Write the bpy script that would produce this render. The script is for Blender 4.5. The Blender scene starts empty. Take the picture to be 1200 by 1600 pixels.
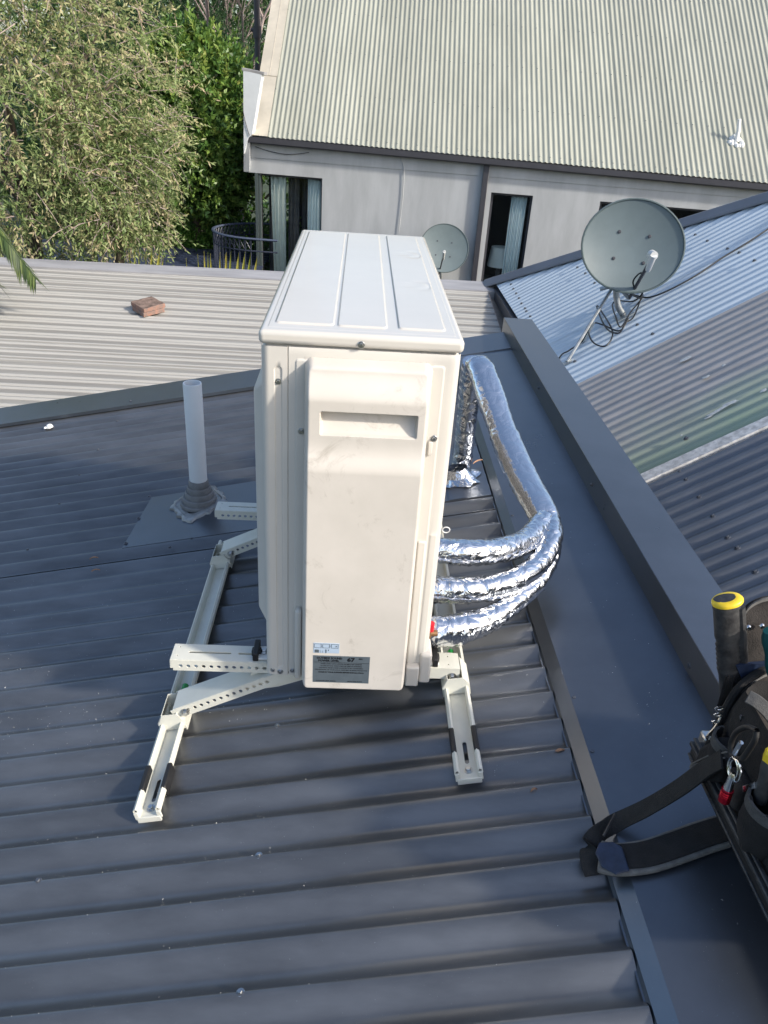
import bpy, math, random
import numpy as np
from mathutils import Vector, Matrix
random.seed(7); rng = np.random.default_rng(7)
sc = bpy.context.scene
COL = sc.collection
R_ = math.radians

# ---------------------------------------------------------------- camera
CAM = np.array([0.15257058, -1.2258321, 1.07891903])
YAW, PITCH, ROLL = -0.05470397, 0.50855902, 0.06863594
def cam_axes():
    cy, sy, cp, sp = math.cos(YAW), math.sin(YAW), math.cos(PITCH), math.sin(PITCH)
    F = np.array([-sy*cp, cy*cp, -sp]); Rt = np.array([cy, sy, 0.]); U = np.cross(Rt, F)
    c, s = math.cos(ROLL), math.sin(ROLL)
    return c*Rt+s*U, -s*Rt+c*U, F
CR, CU, CF = cam_axes()
cd = bpy.data.cameras.new('camera'); cam = bpy.data.objects.new('camera', cd); COL.objects.link(cam)
cam.matrix_world = Matrix(((CR[0], CU[0], -CF[0], CAM[0]), (CR[1], CU[1], -CF[1], CAM[1]), (CR[2], CU[2], -CF[2], CAM[2]), (0, 0, 0, 1)))
cd.sensor_width = 36; cd.sensor_fit = 'AUTO'; cd.lens = 27.0
cd.clip_start = 0.02; cd.clip_end = 400
sc.camera = cam
# ---------------------------------------------------------------- world, sun, exposure
TO_SUN = Vector((0.80, -0.46, 0.60)).normalized()
elev = math.asin(TO_SUN.z); azim = math.atan2(TO_SUN.x, TO_SUN.y)
w = bpy.data.worlds.new('World'); sc.world = w; w.use_nodes = True
nt = w.node_tree; bg = nt.nodes['Background']
sky = nt.nodes.new('ShaderNodeTexSky'); sky.sky_type = 'NISHITA'; sky.sun_disc = False
sky.sun_elevation = elev; sky.sun_rotation = azim; sky.air_density = 1.0; sky.dust_density = 2.4; sky.ozone_density = 1.0
nt.links.new(sky.outputs[0], bg.inputs[0]); bg.inputs[1].default_value = 0.15
sl = bpy.data.lights.new('sun', 'SUN'); sl.energy = 2.8; sl.angle = R_(3.0); sl.color = (1.0, 0.93, 0.83)
so = bpy.data.objects.new('sun', sl); COL.objects.link(so); so.rotation_euler = TO_SUN.to_track_quat('Z', 'Y').to_euler()
sc.view_settings.view_transform = 'Standard'; sc.view_settings.look = 'None'
sc.view_settings.exposure = 0.7; sc.view_settings.gamma = 1.0
try: sc.view_settings.use_curve_mapping = False
except Exception: pass

# ---------------------------------------------------------------- helpers
def ray(px, py): return CF + CR*((px-600)/1200.) + CU*((800-py)/1200.)
def on(px, py, n, d):
    n = np.array(n, float); v = ray(px, py); return CAM + v*((d-n@CAM)/(n@v))
RB, RZ = 0.21, -0.16                      # main roof: z = RZ + RB*x
def rpt(px, py, h=0.0): return on(px, py, (-RB, 0, 1), RZ+h*math.sqrt(1+RB*RB))
def PY(px, py, Y): return on(px, py, (0, 1, 0), Y)

def mat(name, col, rough=0.5, metal=0.0, var=0.0, scale=4.0, bump=0.0, bscale=60.0, col2=None, stretch=None, spec=None, coat=0.0,
        speck=0.0, speck_scale=180.0, speck_col=(.6, .6, .6), rvar=0.0, objvar=0.0):
    m = bpy.data.materials.new(name); m.use_nodes = True; t = m.node_tree; N = t.nodes; L = t.links
    p = N['Principled BSDF']; p.inputs['Roughness'].default_value = rough; p.inputs['Metallic'].default_value = metal
    if spec is not None: p.inputs['Specular IOR Level'].default_value = spec
    if coat: p.inputs['Coat Weight'].default_value = coat; p.inputs['Coat Roughness'].default_value = 0.08
    c4 = (*col, 1); p.inputs['Base Color'].default_value = c4
    tc = N.new('ShaderNodeTexCoord'); mp = N.new('ShaderNodeMapping'); L.new(tc.outputs['Object'], mp.inputs[0])
    if stretch: mp.inputs['Scale'].default_value = stretch
    out = None
    if var > 0 or col2:
        n = N.new('ShaderNodeTexNoise'); n.inputs['Scale'].default_value = scale; n.inputs['Detail'].default_value = 7; n.inputs['Roughness'].default_value = .62
        L.new(mp.outputs[0], n.inputs[0])
        r = N.new('ShaderNodeValToRGB'); L.new(n.outputs[0], r.inputs[0])
        a = col2 if col2 else tuple(max(0, c*(1-var)) for c in col)
        r.color_ramp.elements[0].position = .36; r.color_ramp.elements[1].position = .64
        r.color_ramp.elements[0].color = (*a, 1); r.color_ramp.elements[1].color = c4 if col2 else (*[min(1, c*(1+var*.5)) for c in col], 1)
        out = r.outputs[0]; L.new(out, p.inputs['Base Color'])
        if rvar:
            mr = N.new('ShaderNodeMapRange'); L.new(n.outputs[0], mr.inputs[0]); mr.inputs[1].default_value = .3; mr.inputs[2].default_value = .7
            mr.inputs[3].default_value = rough-rvar; mr.inputs[4].default_value = rough+rvar; L.new(mr.outputs[0], p.inputs['Roughness'])
    if speck > 0:
        v = N.new('ShaderNodeTexVoronoi'); v.inputs['Scale'].default_value = speck_scale; L.new(tc.outputs['Object'], v.inputs[0])
        lt = N.new('ShaderNodeMath'); lt.operation = 'LESS_THAN'; L.new(v.outputs['Distance'], lt.inputs[0]); lt.inputs[1].default_value = speck
        nn = N.new('ShaderNodeTexNoise'); nn.inputs['Scale'].default_value = 3.5; nn.inputs['Detail'].default_value = 3; L.new(tc.outputs['Object'], nn.inputs[0])
        gt = N.new('ShaderNodeMapRange'); L.new(nn.outputs[0], gt.inputs[0]); gt.inputs[1].default_value = .45; gt.inputs[2].default_value = .65; gt.inputs[3].default_value = .15; gt.inputs[4].default_value = 1
        r2 = N.new('ShaderNodeMath'); r2.operation = 'MULTIPLY'; L.new(lt.outputs[0], r2.inputs[0]); L.new(gt.outputs[0], r2.inputs[1])
        mx = N.new('ShaderNodeMix'); mx.data_type = 'RGBA'; L.new(r2.outputs[0], mx.inputs[0])
        if out: L.new(out, mx.inputs[6])
        else: mx.inputs[6].default_value = c4
        mx.inputs[7].default_value = (*speck_col, 1); L.new(mx.outputs[2], p.inputs['Base Color'])
    if objvar:
        oi = N.new('ShaderNodeObjectInfo'); mr2 = N.new('ShaderNodeMapRange'); L.new(oi.outputs['Random'], mr2.inputs[0]); mr2.inputs[3].default_value = 1-objvar; mr2.inputs[4].default_value = 1+objvar
        hs = N.new('ShaderNodeHueSaturation'); L.new(mr2.outputs[0], hs.inputs['Value']); L.new(p.inputs['Base Color'].links[0].from_socket, hs.inputs['Color']); L.new(hs.outputs[0], p.inputs['Base Color'])
    if bump > 0:
        b = N.new('ShaderNodeBump'); b.inputs['Strength'].default_value = bump; b.inputs['Distance'].default_value = .002
        nb = N.new('ShaderNodeTexNoise'); nb.inputs['Scale'].default_value = bscale; nb.inputs['Detail'].default_value = 5
        L.new(mp.outputs[0], nb.inputs[0]); L.new(nb.outputs[0], b.inputs['Height']); L.new(b.outputs[0], p.inputs['Normal'])
    return m

M = {}
M['steel'] = mat('dark_roof_paint', (.180, .188, .198), .36, .72, .20, 5, bump=.035, bscale=18, stretch=(.6, 2.5, 2.5), speck=.10, speck_scale=120, speck_col=(.22, .23, .25), rvar=.03, spec=.6, objvar=.07)
M['steel2'] = mat('dark_flashing_paint', (.138, .155, .182), .31, .8, .14, 3, bump=.035, bscale=9, speck=.09, speck_scale=110, speck_col=(.17, .2, .24), rvar=.04, spec=.7)
M['side_dark'] = mat('slate_roof_paint', (.18, .192, .212), .42, .6, .15, 4, spec=.6)
M['cream'] = mat('cream_paint', (.615, .59, .54), .42, 0, .04, 6, bump=.03, bscale=300)
M['lid'] = mat('white_lid_paint', (.60, .575, .525), .22, 0, .03, 5, bump=.02, bscale=25, coat=.3)
M['cover'] = mat('moulded_plastic', (.64, .60, .545), .50, 0, .10, 7, bump=.05, bscale=120, col2=(.58, .545, .49), rvar=.06)
M['frame'] = mat('powder_coat', (.66, .655, .58), .32, 0, .05, 20, bump=.05, bscale=90)
M['black'] = mat('black_rubber', (.012, .012, .013), .55)
M['bolt'] = mat('zinc_bolt', (.55, .56, .56), .28, 1.0, .2, 60)
M['pvc'] = mat('grey_pvc', (.68, .71, .73), .45, 0, .06, 5, bump=.03, bscale=40)
M['boot'] = mat('grey_rubber_boot', (.16, .165, .17), .6, 0, .2, 30, bump=.2, bscale=50)
M['silicone'] = mat('grey_sealant', (.27, .28, .285), .4, .3, .4, 25, bump=.6, bscale=60)
M['green'] = mat('level_vial', (.02, .28, .05), .15, 0)
M['brass'] = mat('brass_valve', (.45, .25, .12), .4, .8)
M['red'] = mat('red_plastic', (.55, .02, .03), .35)
M['white'] = mat('white_plastic', (.82, .82, .80), .4, 0, .1, 40)
M['twig'] = mat('dry_bark', (.25, .17, .11), .8, 0, .3, 20)
M['leaf_dry'] = mat('dry_leaf', (.42, .24, .14), .6, 0, .3, 60)
M['brick'] = mat('worn_brick', (.36, .19, .135), .85, 0, .3, 30, bump=.8, bscale=60, col2=(.20, .16, .14))
M['brick_top'] = mat('lichened_brick_top', (.20, .14, .11), .9, 0, .5, 25, bump=.8, bscale=60)
M['label_dark'] = mat('label_print_grey', (.10, .125, .145), .4, 0, .1, 40)
M['label_blue'] = mat('label_print_pale', (.42, .52, .64), .4)
M['ink'] = mat('ink', (.006, .006, .008), .5)
M['sage'] = mat('sage_roof_paint', (.355, .365, .308), .5, 0, .13, 1.6, bump=.1, bscale=10, stretch=(3, .5, .5), col2=(.30, .31, .26), objvar=.05)
M['beige'] = mat('beige_flashing', (.50, .46, .38), .55, 0, .12, 3, bump=.1, bscale=20)
M['wall'] = mat('grey_render', (.45, .465, .475), .75, 0, .13, 1.6, bump=.3, bscale=60, stretch=(2.2, 2.2, .5))
M['gutter'] = mat('charcoal_gutter', (.055, .055, .065), .45, 0, .1, 6)
M['zinc_light'] = mat('weathered_zinc', (.405, .395, .365), .38, .0, .15, 3, bump=.1, bscale=14, stretch=(.35, 3, 3), col2=(.38, .37, .34))
M['zinc_pan'] = mat('darker_zinc', (.28, .27, .245), .5, .0, .22, 3, bump=.1, bscale=14, stretch=(.35, 3, 3), col2=(.22, .21, .19))
M['zinc_flat'] = mat('dull_zinc', (.36, .355, .36), .5, .15, .2, 3, stretch=(.5, 3, 3))
M['gutter_tan'] = mat('rusty_gutter', (.45, .37, .30), .7, .1, .3, 6)
M['blue'] = mat('pale_zincalume', (.52, .60, .665), .55, 0, .06, 2, bump=.06, bscale=10)
M['hipcap'] = mat('grey_hip_cap', (.17, .18, .20), .5, .1, .1, 4)
M['dish'] = mat('grey_dish_paint', (.135, .175, .185), .45, 0, .07, 6)
M['galv'] = mat('galvanised_tube', (.42, .44, .44), .4, .7, .2, 30)
M['lnb'] = mat('lnb_shell', (.66, .67, .66), .35, .2)
M['cable'] = mat('black_cable', (.012, .013, .014), .5)
M['fabric'] = mat('black_canvas', (.012, .0115, .012), .85, 0, .4, 35, bump=.6, bscale=400)
M['fabric_brown'] = mat('dusty_canvas', (.030, .026, .024), .9, 0, .5, 25, bump=.6, bscale=400)
M['webbing'] = mat('black_webbing', (.016, .016, .016), .8, 0, .3, 50, bump=.8, bscale=500)
M['trim'] = mat('grey_trim_tape', (.075, .075, .074), .8, 0, .3, 60, bump=.6, bscale=500)
M['pad_edge'] = mat('grey_piping', (.16, .155, .145), .85, 0, .3, 60)
M['navy'] = mat('navy_leather', (.018, .030, .065), .45, 0, .3, 40, bump=.3, bscale=150)
M['teal'] = mat('teal_plastic', (.005, .075, .08), .4)
M['yellow'] = mat('yellow_plastic', (.85, .60, .03), .4, 0, .1, 40)
M['grip'] = mat('black_grip', (.018, .018, .02), .5, 0, .5, 40, bump=.4, bscale=150, col2=(.06, .06, .06))
M['chrome'] = mat('polished_steel', (.75, .75, .74), .15, 1.0)
M['redmetal'] = mat('red_anodised', (.50, .01, .03), .25, .8)
M['navyroof'] = mat('navy_roof_paint', (.035, .045, .075), .4, 0, .1, 4)
M['iron'] = mat('wrought_iron', (.035, .042, .065), .45)
M['curtain'] = mat('pale_curtain', (.90, .93, .87), .85, 0, .06, 8)
M['curtain_b'] = mat('bluish_curtain', (.80, .88, .90), .85, 0, .06, 8)
M['curtain_d'] = mat('dark_drape', (.16, .15, .155), .9, 0, .2, 8)
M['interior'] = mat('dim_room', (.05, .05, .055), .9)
M['shade'] = mat('lamp_shade_cloth', (.85, .85, .82), .8)
M['postgreen'] = mat('green_grey_post', (.07, .09, .09), .4)
M['ground'] = mat('soil_and_grass', (.05, .065, .03), .95, 0, .4, 1.2, bump=.6, bscale=8)
M['bark'] = mat('grey_bark', (.12, .095, .075), .9, 0, .3, 8, bump=.8, bscale=20)
M['bark_pale'] = mat('pale_bark', (.30, .24, .22), .8, 0, .3, 12)
M['stain'] = mat('lime_mark', (.62, .62, .58), .8, 0, .2, 60)

# brown corrugated sheets fading to green near their lower end
def brown_mat():
    m = mat('aged_brown_green_paint', (.34, .33, .325), .52, .0, .12, 3, stretch=(.6, 3, 3))
    t = m.node_tree; N = t.nodes; L = t.links; p = N['Principled BSDF']
    src = p.inputs['Base Color'].links[0].from_socket
    tc = N.new('ShaderNodeTexCoord'); sx = N.new('ShaderNodeSeparateXYZ'); L.new(tc.outputs['Object'], sx.inputs[0])
    nz = N.new('ShaderNodeTexNoise'); nz.inputs['Scale'].default_value = 2.2; nz.inputs['Detail'].default_value = 4; L.new(tc.outputs['Object'], nz.inputs[0])
    ma = N.new('ShaderNodeMath'); ma.operation = 'MULTIPLY_ADD'; L.new(nz.outputs[0], ma.inputs[0]); ma.inputs[1].default_value = .9; L.new(sx.outputs[1], ma.inputs[2])
    mr = N.new('ShaderNodeMapRange'); L.new(ma.outputs[0], mr.inputs[0]); mr.inputs[1].default_value = 2.35; mr.inputs[2].default_value = 3.0
    mr.inputs[3].default_value = .85; mr.inputs[4].default_value = 0
    mx = N.new('ShaderNodeMix'); mx.data_type = 'RGBA'; L.new(mr.outputs[0], mx.inputs[0]); L.new(src, mx.inputs[6]); mx.inputs[7].default_value = (.26, .36, .25, 1)
    L.new(mx.outputs[2], p.inputs['Base Color']); return m
M['brown'] = brown_mat()
# crinkled foil
def foil_mat():
    m = bpy.data.materials.new('aluminium_foil'); m.use_nodes = True; t = m.node_tree; N = t.nodes; L = t.links; p = N['Principled BSDF']
    p.inputs['Base Color'].default_value = (.74, .755, .78, 1); p.inputs['Metallic'].default_value = 1; p.inputs['Roughness'].default_value = .17
    tc = N.new('ShaderNodeTexCoord')
    v = N.new('ShaderNodeTexVoronoi'); v.feature = 'DISTANCE_TO_EDGE'; v.inputs['Scale'].default_value = 26; v.inputs['Randomness'].default_value = 1
    nz = N.new('ShaderNodeTexNoise'); nz.inputs['Scale'].default_value = 14; nz.inputs['Detail'].default_value = 3; nz.inputs['Roughness'].default_value = .55; nz.inputs['Distortion'].default_value = 2.4
    L.new(tc.outputs['Object'], v.inputs[0]); L.new(tc.outputs['Object'], nz.inputs[0])
    mt = N.new('ShaderNodeMath'); mt.operation = 'MINIMUM'; L.new(v.outputs[0], mt.inputs[0]); mt.inputs[1].default_value = .25
    a = N.new('ShaderNodeMath'); a.operation = 'MULTIPLY_ADD'; L.new(mt.outputs[0], a.inputs[0]); a.inputs[1].default_value = 1.3; L.new(nz.outputs[0], a.inputs[2])
    b = N.new('ShaderNodeBump'); b.inputs['Strength'].default_value = .6; b.inputs['Distance'].default_value = .0075
    L.new(a.outputs[0], b.inputs['Height']); L.new(b.outputs[0], p.inputs['Normal']); return m
M['foil'] = foil_mat()
def smooth_foil():
    m = foil_mat(); m.name = 'taped_foil'
    for n in m.node_tree.nodes:
        if n.type == 'BUMP': n.inputs['Strength'].default_value = .30
    m.node_tree.nodes['Principled BSDF'].inputs['Roughness'].default_value = .2
    return m
M['tape'] = smooth_foil()
# scuffs on the service cover
def scuff(m):
    t = m.node_tree; N = t.nodes; L = t.links; p = N['Principled BSDF']; src = p.inputs['Base Color'].links[0].from_socket
    tc = N.new('ShaderNodeTexCoord'); nz = N.new('ShaderNodeTexNoise'); nz.inputs['Scale'].default_value = 11; nz.inputs['Detail'].default_value = 10
    nz.inputs['Roughness'].default_value = .75; nz.inputs['Distortion'].default_value = .8; L.new(tc.outputs['Object'], nz.inputs[0])
    r = N.new('ShaderNodeValToRGB'); r.color_ramp.elements[0].position = .56; r.color_ramp.elements[1].position = .74; L.new(nz.outputs[0], r.inputs[0])
    mx = N.new('ShaderNodeMix'); mx.data_type = 'RGBA'; mx.blend_type = 'MULTIPLY'; L.new(r.outputs[0], mx.inputs[0]); L.new(src, mx.inputs[6]); mx.inputs[7].default_value = (.62, .60, .57, 1)
    L.new(mx.outputs[2], p.inputs['Base Color'])
scuff(M['cover'])
def glass_mat():
    m = bpy.data.materials.new('window_glass'); m.use_nodes = True; t = m.node_tree; N = t.nodes; L = t.links
    for n in list(N): N.remove(n)
    o = N.new('ShaderNodeOutputMaterial'); tr = N.new('ShaderNodeBsdfTransparent'); tr.inputs[0].default_value = (.93, .96, .95, 1)
    gl = N.new('ShaderNodeBsdfGlossy'); gl.inputs['Roughness'].default_value = .02; fr = N.new('ShaderNodeFresnel'); fr.inputs[0].default_value = 1.33
    mx = N.new('ShaderNodeMixShader'); L.new(fr.outputs[0], mx.inputs[0]); L.new(tr.outputs[0], mx.inputs[1]); L.new(gl.outputs[0], mx.inputs[2]); L.new(mx.outputs[0], o.inputs[0]); return m
M['glass'] = glass_mat()
def leaf_mat(name, cols, rough=.5):
    m = bpy.data.materials.new(name); m.use_nodes = True; t = m.node_tree; N = t.nodes; L = t.links; p = N['Principled BSDF']
    p.inputs['Roughness'].default_value = rough; p.inputs['Specular IOR Level'].default_value = .35
    at = N.new('ShaderNodeAttribute'); at.attribute_name = 'tint'; r = N.new('ShaderNodeValToRGB'); L.new(at.outputs['Fac'], r.inputs[0])
    r.color_ramp.interpolation = 'LINEAR'
    while len(r.color_ramp.elements) < len(cols): r.color_ramp.elements.new(.5)
    for i, c in enumerate(cols):
        r.color_ramp.elements[i].position = i/(len(cols)-1); r.color_ramp.elements[i].color = (*c, 1)
    L.new(r.outputs[0], p.inputs['Base Color'])
    tl = N.new('ShaderNodeBsdfTranslucent'); L.new(r.outputs[0], tl.inputs[0]); mx = N.new('ShaderNodeMixShader'); mx.inputs[0].default_value = .25
    o = N['Material Output']; L.new(p.outputs[0], mx.inputs[1]); L.new(tl.outputs[0], mx.inputs[2]); L.new(mx.outputs[0], o.inputs[0]); return m

class MB:
    def __init__(s): s.v = []; s.f = []
    def add(s, vs, fs, Mx=None):
        b = len(s.v)
        for v in vs:
            v = Vector(v)
            if Mx is not None: v = Mx @ v
            s.v.append(tuple(v))
        s.f += [tuple(b+i for i in f) for f in fs]; return s
    def box(s, x0, x1, y0, y1, z0, z1, Mx=None):
        return s.add([(x0,y0,z0),(x1,y0,z0),(x1,y1,z0),(x0,y1,z0),(x0,y0,z1),(x1,y0,z1),(x1,y1,z1),(x0,y1,z1)],
                     [(0,3,2,1),(4,5,6,7),(0,1,5,4),(1,2,6,5),(2,3,7,6),(3,0,4,7)], Mx)
    def prism(s, poly, d, Mx=None):
        """poly: 3-D points in order, d: extrusion vector"""
        n = len(poly); d = Vector(d); vs = [Vector(p) for p in poly]; vs += [v+d for v in vs]
        fs = [tuple(range(n-1, -1, -1)), tuple(range(n, 2*n))] + [(i, (i+1) % n, n+(i+1) % n, n+i) for i in range(n)]
        return s.add(vs, fs, Mx)
    def tube(s, pts, r, n=8, Mx=None, cap=True, flat=1.0):
        P = [Vector(p) for p in pts]; k = len(P); rr = r if hasattr(r, '__len__') else [r]*k
        ref = None; vs = []
        for i, p in enumerate(P):
            t = (P[min(i+1, k-1)]-P[max(i-1, 0)]).normalized()
            if ref is None: ref = Vector((0, 0, 1)) if abs(t.z) < .9 else Vector((1, 0, 0))
            a = (ref - t*ref.dot(t)).normalized(); ref = a; b = t.cross(a)
            for j in range(n):
                th = 2*math.pi*j/n; vs.append(p + a*math.cos(th)*rr[i]*flat + b*math.sin(th)*rr[i])
        fs = [(i*n+j, i*n+(j+1) % n, (i+1)*n+(j+1) % n, (i+1)*n+j) for i in range(k-1) for j in range(n)]
        if cap: fs += [tuple(range(n-1, -1, -1)), tuple(range((k-1)*n, k*n))]
        return s.add(vs, fs, Mx)
    def cyl(s, a, b, r, n=12, r2=None, Mx=None): return s.tube([a, b], [r, r if r2 is None else r2], n, Mx)
    def lathe(s, prof, n=24, Mx=None):
        k = len(prof); vs = [(r*math.cos(2*math.pi*j/n), r*math.sin(2*math.pi*j/n), z) for r, z in prof for j in range(n)]
        fs = [(i*n+j, i*n+(j+1) % n, (i+1)*n+(j+1) % n, (i+1)*n+j) for i in range(k-1) for j in range(n)]
        return s.add(vs, fs, Mx)

def mesh_from(name, mb, smooth=40):
    me = bpy.data.meshes.new(name); me.from_pydata(mb.v, [], mb.f); me.update()
    if smooth:
        me.polygons.foreach_set('use_smooth', [True]*len(me.polygons)); me.set_sharp_from_angle(angle=R_(smooth))
    return me
def root_of(o):
    while o.parent: o = o.parent
    return o
def tag(o, label=None, cat=None, group=None, kind=None):
    if label: o['label'] = label
    if cat: o['category'] = cat
    if group: o['group'] = group
    if kind: o['kind'] = kind
    return o
def obj(name, mb, m, parent=None, smooth=40, bevel=0, kind=None, label=None, segs=2):
    me = mb if isinstance(mb, bpy.types.Mesh) else mesh_from(name, mb, smooth)
    o = bpy.data.objects.new(name, me); COL.objects.link(o)
    if m is not None and not me.materials: me.materials.append(m)
    if parent is not None:
        o.parent = parent; o.matrix_parent_inverse = Matrix.Translation(root_of(parent).location).inverted() if parent.type == 'EMPTY' or True else Matrix()
        # all parts are modelled in world coordinates; roots are unrotated empties
        if parent.parent is not None or parent.type != 'EMPTY': o.matrix_parent_inverse = Matrix()
    if bevel:
        b = o.modifiers.new('bevel', 'BEVEL'); b.width = bevel; b.segments = segs; b.limit_method = 'ANGLE'; b.angle_limit = R_(35); b.harden_normals = False
    if kind: o['kind'] = kind
    if label: o['label'] = label
    return o
def thing(name, label, cat, loc=(0, 0, 0), group=None, kind=None):
    o = bpy.data.objects.new(name, None); COL.objects.link(o); o.location = loc; o.empty_display_size = .1
    return tag(o, label, cat, group, kind)
def inst(name, me, Mx, parent):
    o = bpy.data.objects.new(name, me); COL.objects.link(o)
    o.parent = parent
    o.matrix_basis = (Matrix.Translation(parent.location).inverted() @ Mx) if parent.parent is None and parent.type == 'EMPTY' else Mx
    return o
def frame(o, u, v, w_):
    o, u, v, w_ = map(Vector, (o, u, v, w_))
    return Matrix(((u.x, v.x, w_.x, o.x), (u.y, v.y, w_.y, o.y), (u.z, v.z, w_.z, o.z), (0, 0, 0, 1)))
bn = math.sqrt(1+RB*RB)
def RM(x, y, h=0.0):      # local frame lying on the main roof (u along the ribs, v away, w up off the sheet)
    return frame(Vector((x, y, RZ+RB*x))+Vector((-RB, 0, 1))/bn*h, Vector((1, 0, RB))/bn, (0, 1, 0), Vector((-RB, 0, 1))/bn)
def catmull(P, m=8):
    P = [np.array(p, float) for p in P]; Q = [2*P[0]-P[1]]+P+[2*P[-1]-P[-2]]; out = []
    for i in range(1, len(Q)-2):
        for k in range(m):
            t = k/m; a, b, c, d = Q[i-1], Q[i], Q[i+1], Q[i+2]
            out.append(.5*((2*b)+(-a+c)*t+(2*a-5*b+4*c-d)*t*t+(-a+3*b-3*c+d)*t**3))
    out.append(P[-1]); return out
def heightfield(xs, ys, fn, place):
    xs = np.asarray(xs); ys = np.asarray(ys); X, Y = np.meshgrid(xs, ys); H = fn(X, Y); mb = MB(); n = len(xs)
    for j in range(len(ys)):
        for i in range(n): mb.v.append(place(xs[i], ys[j], H[j, i]))
    mb.f = [(j*n+i, j*n+i+1, (j+1)*n+i+1, (j+1)*n+i) for j in range(len(ys)-1) for i in range(n-1)]
    return mb
def ss(a, b, x): t = np.clip((x-a)/(b-a), 0, 1); return t*t*(3-2*t)
def rect(X, Y, x0, x1, y0, y1, w_, r=0.0):
    """1 inside a rounded rectangle, soft edge w_"""
    cx, cy, hx, hy = (x0+x1)/2, (y0+y1)/2, (x1-x0)/2-r, (y1-y0)/2-r
    dx = np.maximum(np.abs(X-cx)-hx, 0); dy = np.maximum(np.abs(Y-cy)-hy, 0)
    ins = np.minimum(np.maximum(np.abs(X-cx)-hx, np.abs(Y-cy)-hy), 0)
    d = np.hypot(dx, dy)+ins-r
    return 1-ss(-w_, 0, d)

# ================================================================= SETTING
g = MB().box(-60, 60, -30, 90, -5.2, -4.6); obj('ground', g, M['ground'], kind='structure')

# ---------------------------------------------------------------- corrugated sheets
def corr(v, pitch=.0795, amp=.0085, ph=0.0): return amp*math.tanh(1.5*math.cos(2*math.pi*(v-ph)/pitch))/math.tanh(1.5)
def sheets(parent, O, U, V, W, v0, v1, u0, u1, prof, step, ribs, m, pitch, name='roof_sheet', nu=1, lap=.0016):
    O, U, V, W = map(Vector, (O, U, V, W)); width = pitch*ribs; k = 0; v = v0; out = []
    while v < v1-1e-6:
        e = min(v+width+pitch*.35, v1); n = max(2, int(round((e-v)/step))); mb = MB()
        for i in range(n+1):
            vv = v+(e-v)*i/n; h = prof(vv)+(lap if k % 2 else 0)
            a = u0(vv) if callable(u0) else u0; b = u1(vv) if callable(u1) else u1
            b = max(a+.001, b)
            for j in range(nu+1): mb.v.append(tuple(O+U*(a+(b-a)*j/nu)+V*vv+W*h))
        q = nu+1
        mb.f = [(i*q+j, i*q+j+1, (i+1)*q+j+1, (i+1)*q+j) for i in range(n) for j in range(nu)]
        out.append(obj(name, mb, m, parent, smooth=60)); v += width; k += 1
    return out
# screw: washer + hex head
def screw_mesh(name, m, s=1.0):
    mb = MB(); mb.lathe([(0, .0012*s), (.0065*s, .0012*s), (.0075*s, 0)], 12); mb.lathe([(.0001, .0052*s), (.0036*s, .0052*s), (.0042*s, .0042*s), (.0042*s, .001*s)], 6)
    me = mesh_from(name, mb, 30); me.materials.append(m); return me
SCREW_D = screw_mesh('roof_screw_dark', mat('dark_screw', (.09, .10, .12), .35, .3)); SCREW_Z = screw_mesh('roof_screw_zinc', M['bolt'])
SCREW_S = screw_mesh('case_screw', M['bolt'], .85)

# ---------------------------------------------------------------- OUR ROOF
PIT = .0795; PH = .0
def rib(v, *_):
    t = (v/PIT) % 1; k_ = .45
    if t < k_: return .0098*(1-2*math.sin(t/k_*math.pi/2))
    return .0098*(-1+2*math.sin((t-k_)/(1-k_)*math.pi/2)**1.35)
house = thing('metal_roofed_house', 'dark grey corrugated metal roof that the white outdoor unit stands on', 'roof', (0, 0, -.16))
RU, RV, RW = Vector((1, 0, RB))/bn, Vector((0, 1, 0)), Vector((-RB, 0, 1))/bn
sheets(house, (0, 0, RZ), RU, RV, RW, -1.59, 2.42, -2.9, .604*bn, rib, PIT/22, 10, M['steel'], PIT)
# walls and soffit of the house below
mb = MB(); mb.box(-2.85, 1.0, -1.55, 2.38, -4.6, -.95)
mb.prism([(-2.85, 2.38, -.95), (1.0, 2.38, -.95), (1.0, 2.38, RZ+RB*1.0-.05), (-2.85, 2.38, RZ-RB*2.85-.05)], (0, -3.93, 0)); obj('wall', mb, M['wall'], house)
# side flashing with its folded edge
def zr(x): return RZ+RB*x
H1 = .016
mb = MB()
prof = [(.600, -.004), (.603, -.004), (.606, .004), (.628, H1+.004), (.874, H1), (.874, H1-.002), (.628, H1+.001), (.604, -.006)]
n = len(prof); ys = [-1.7, 2.44]
for y in ys: mb.v += [(x, y, zr(x)+h+.006) for x, h in prof]
mb.f = [(i, (i+1) % n, n+(i+1) % n, n+i) for i in range(n)]+[tuple(range(n-1, -1, -1)), tuple(range(n, 2*n))]
obj('side_flashing', mb, M['steel2'], house, smooth=25)
# barge cap along the far edge
mb = MB()
for x in (-2.9, .876): mb.v += [(x, 2.212, zr(x)+.013), (x, 2.214, zr(x)+.028), (x, 2.448, zr(x)+.034), (x, 2.462, zr(x)+.026), (x, 2.462, zr(x)-.16), (x, 2.455, zr(x)-.16), (x, 2.455, zr(x)+.0), (x, 2.218, zr(x)+.013)]
mb.f = [(i, (i+1) % 8, 8+(i+1) % 8, 8+i) for i in range(8)]+[tuple(range(7, -1, -1)), tuple(range(8, 16))]
obj('barge_cap', mb, M['steel2'], house, smooth=25)
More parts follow.
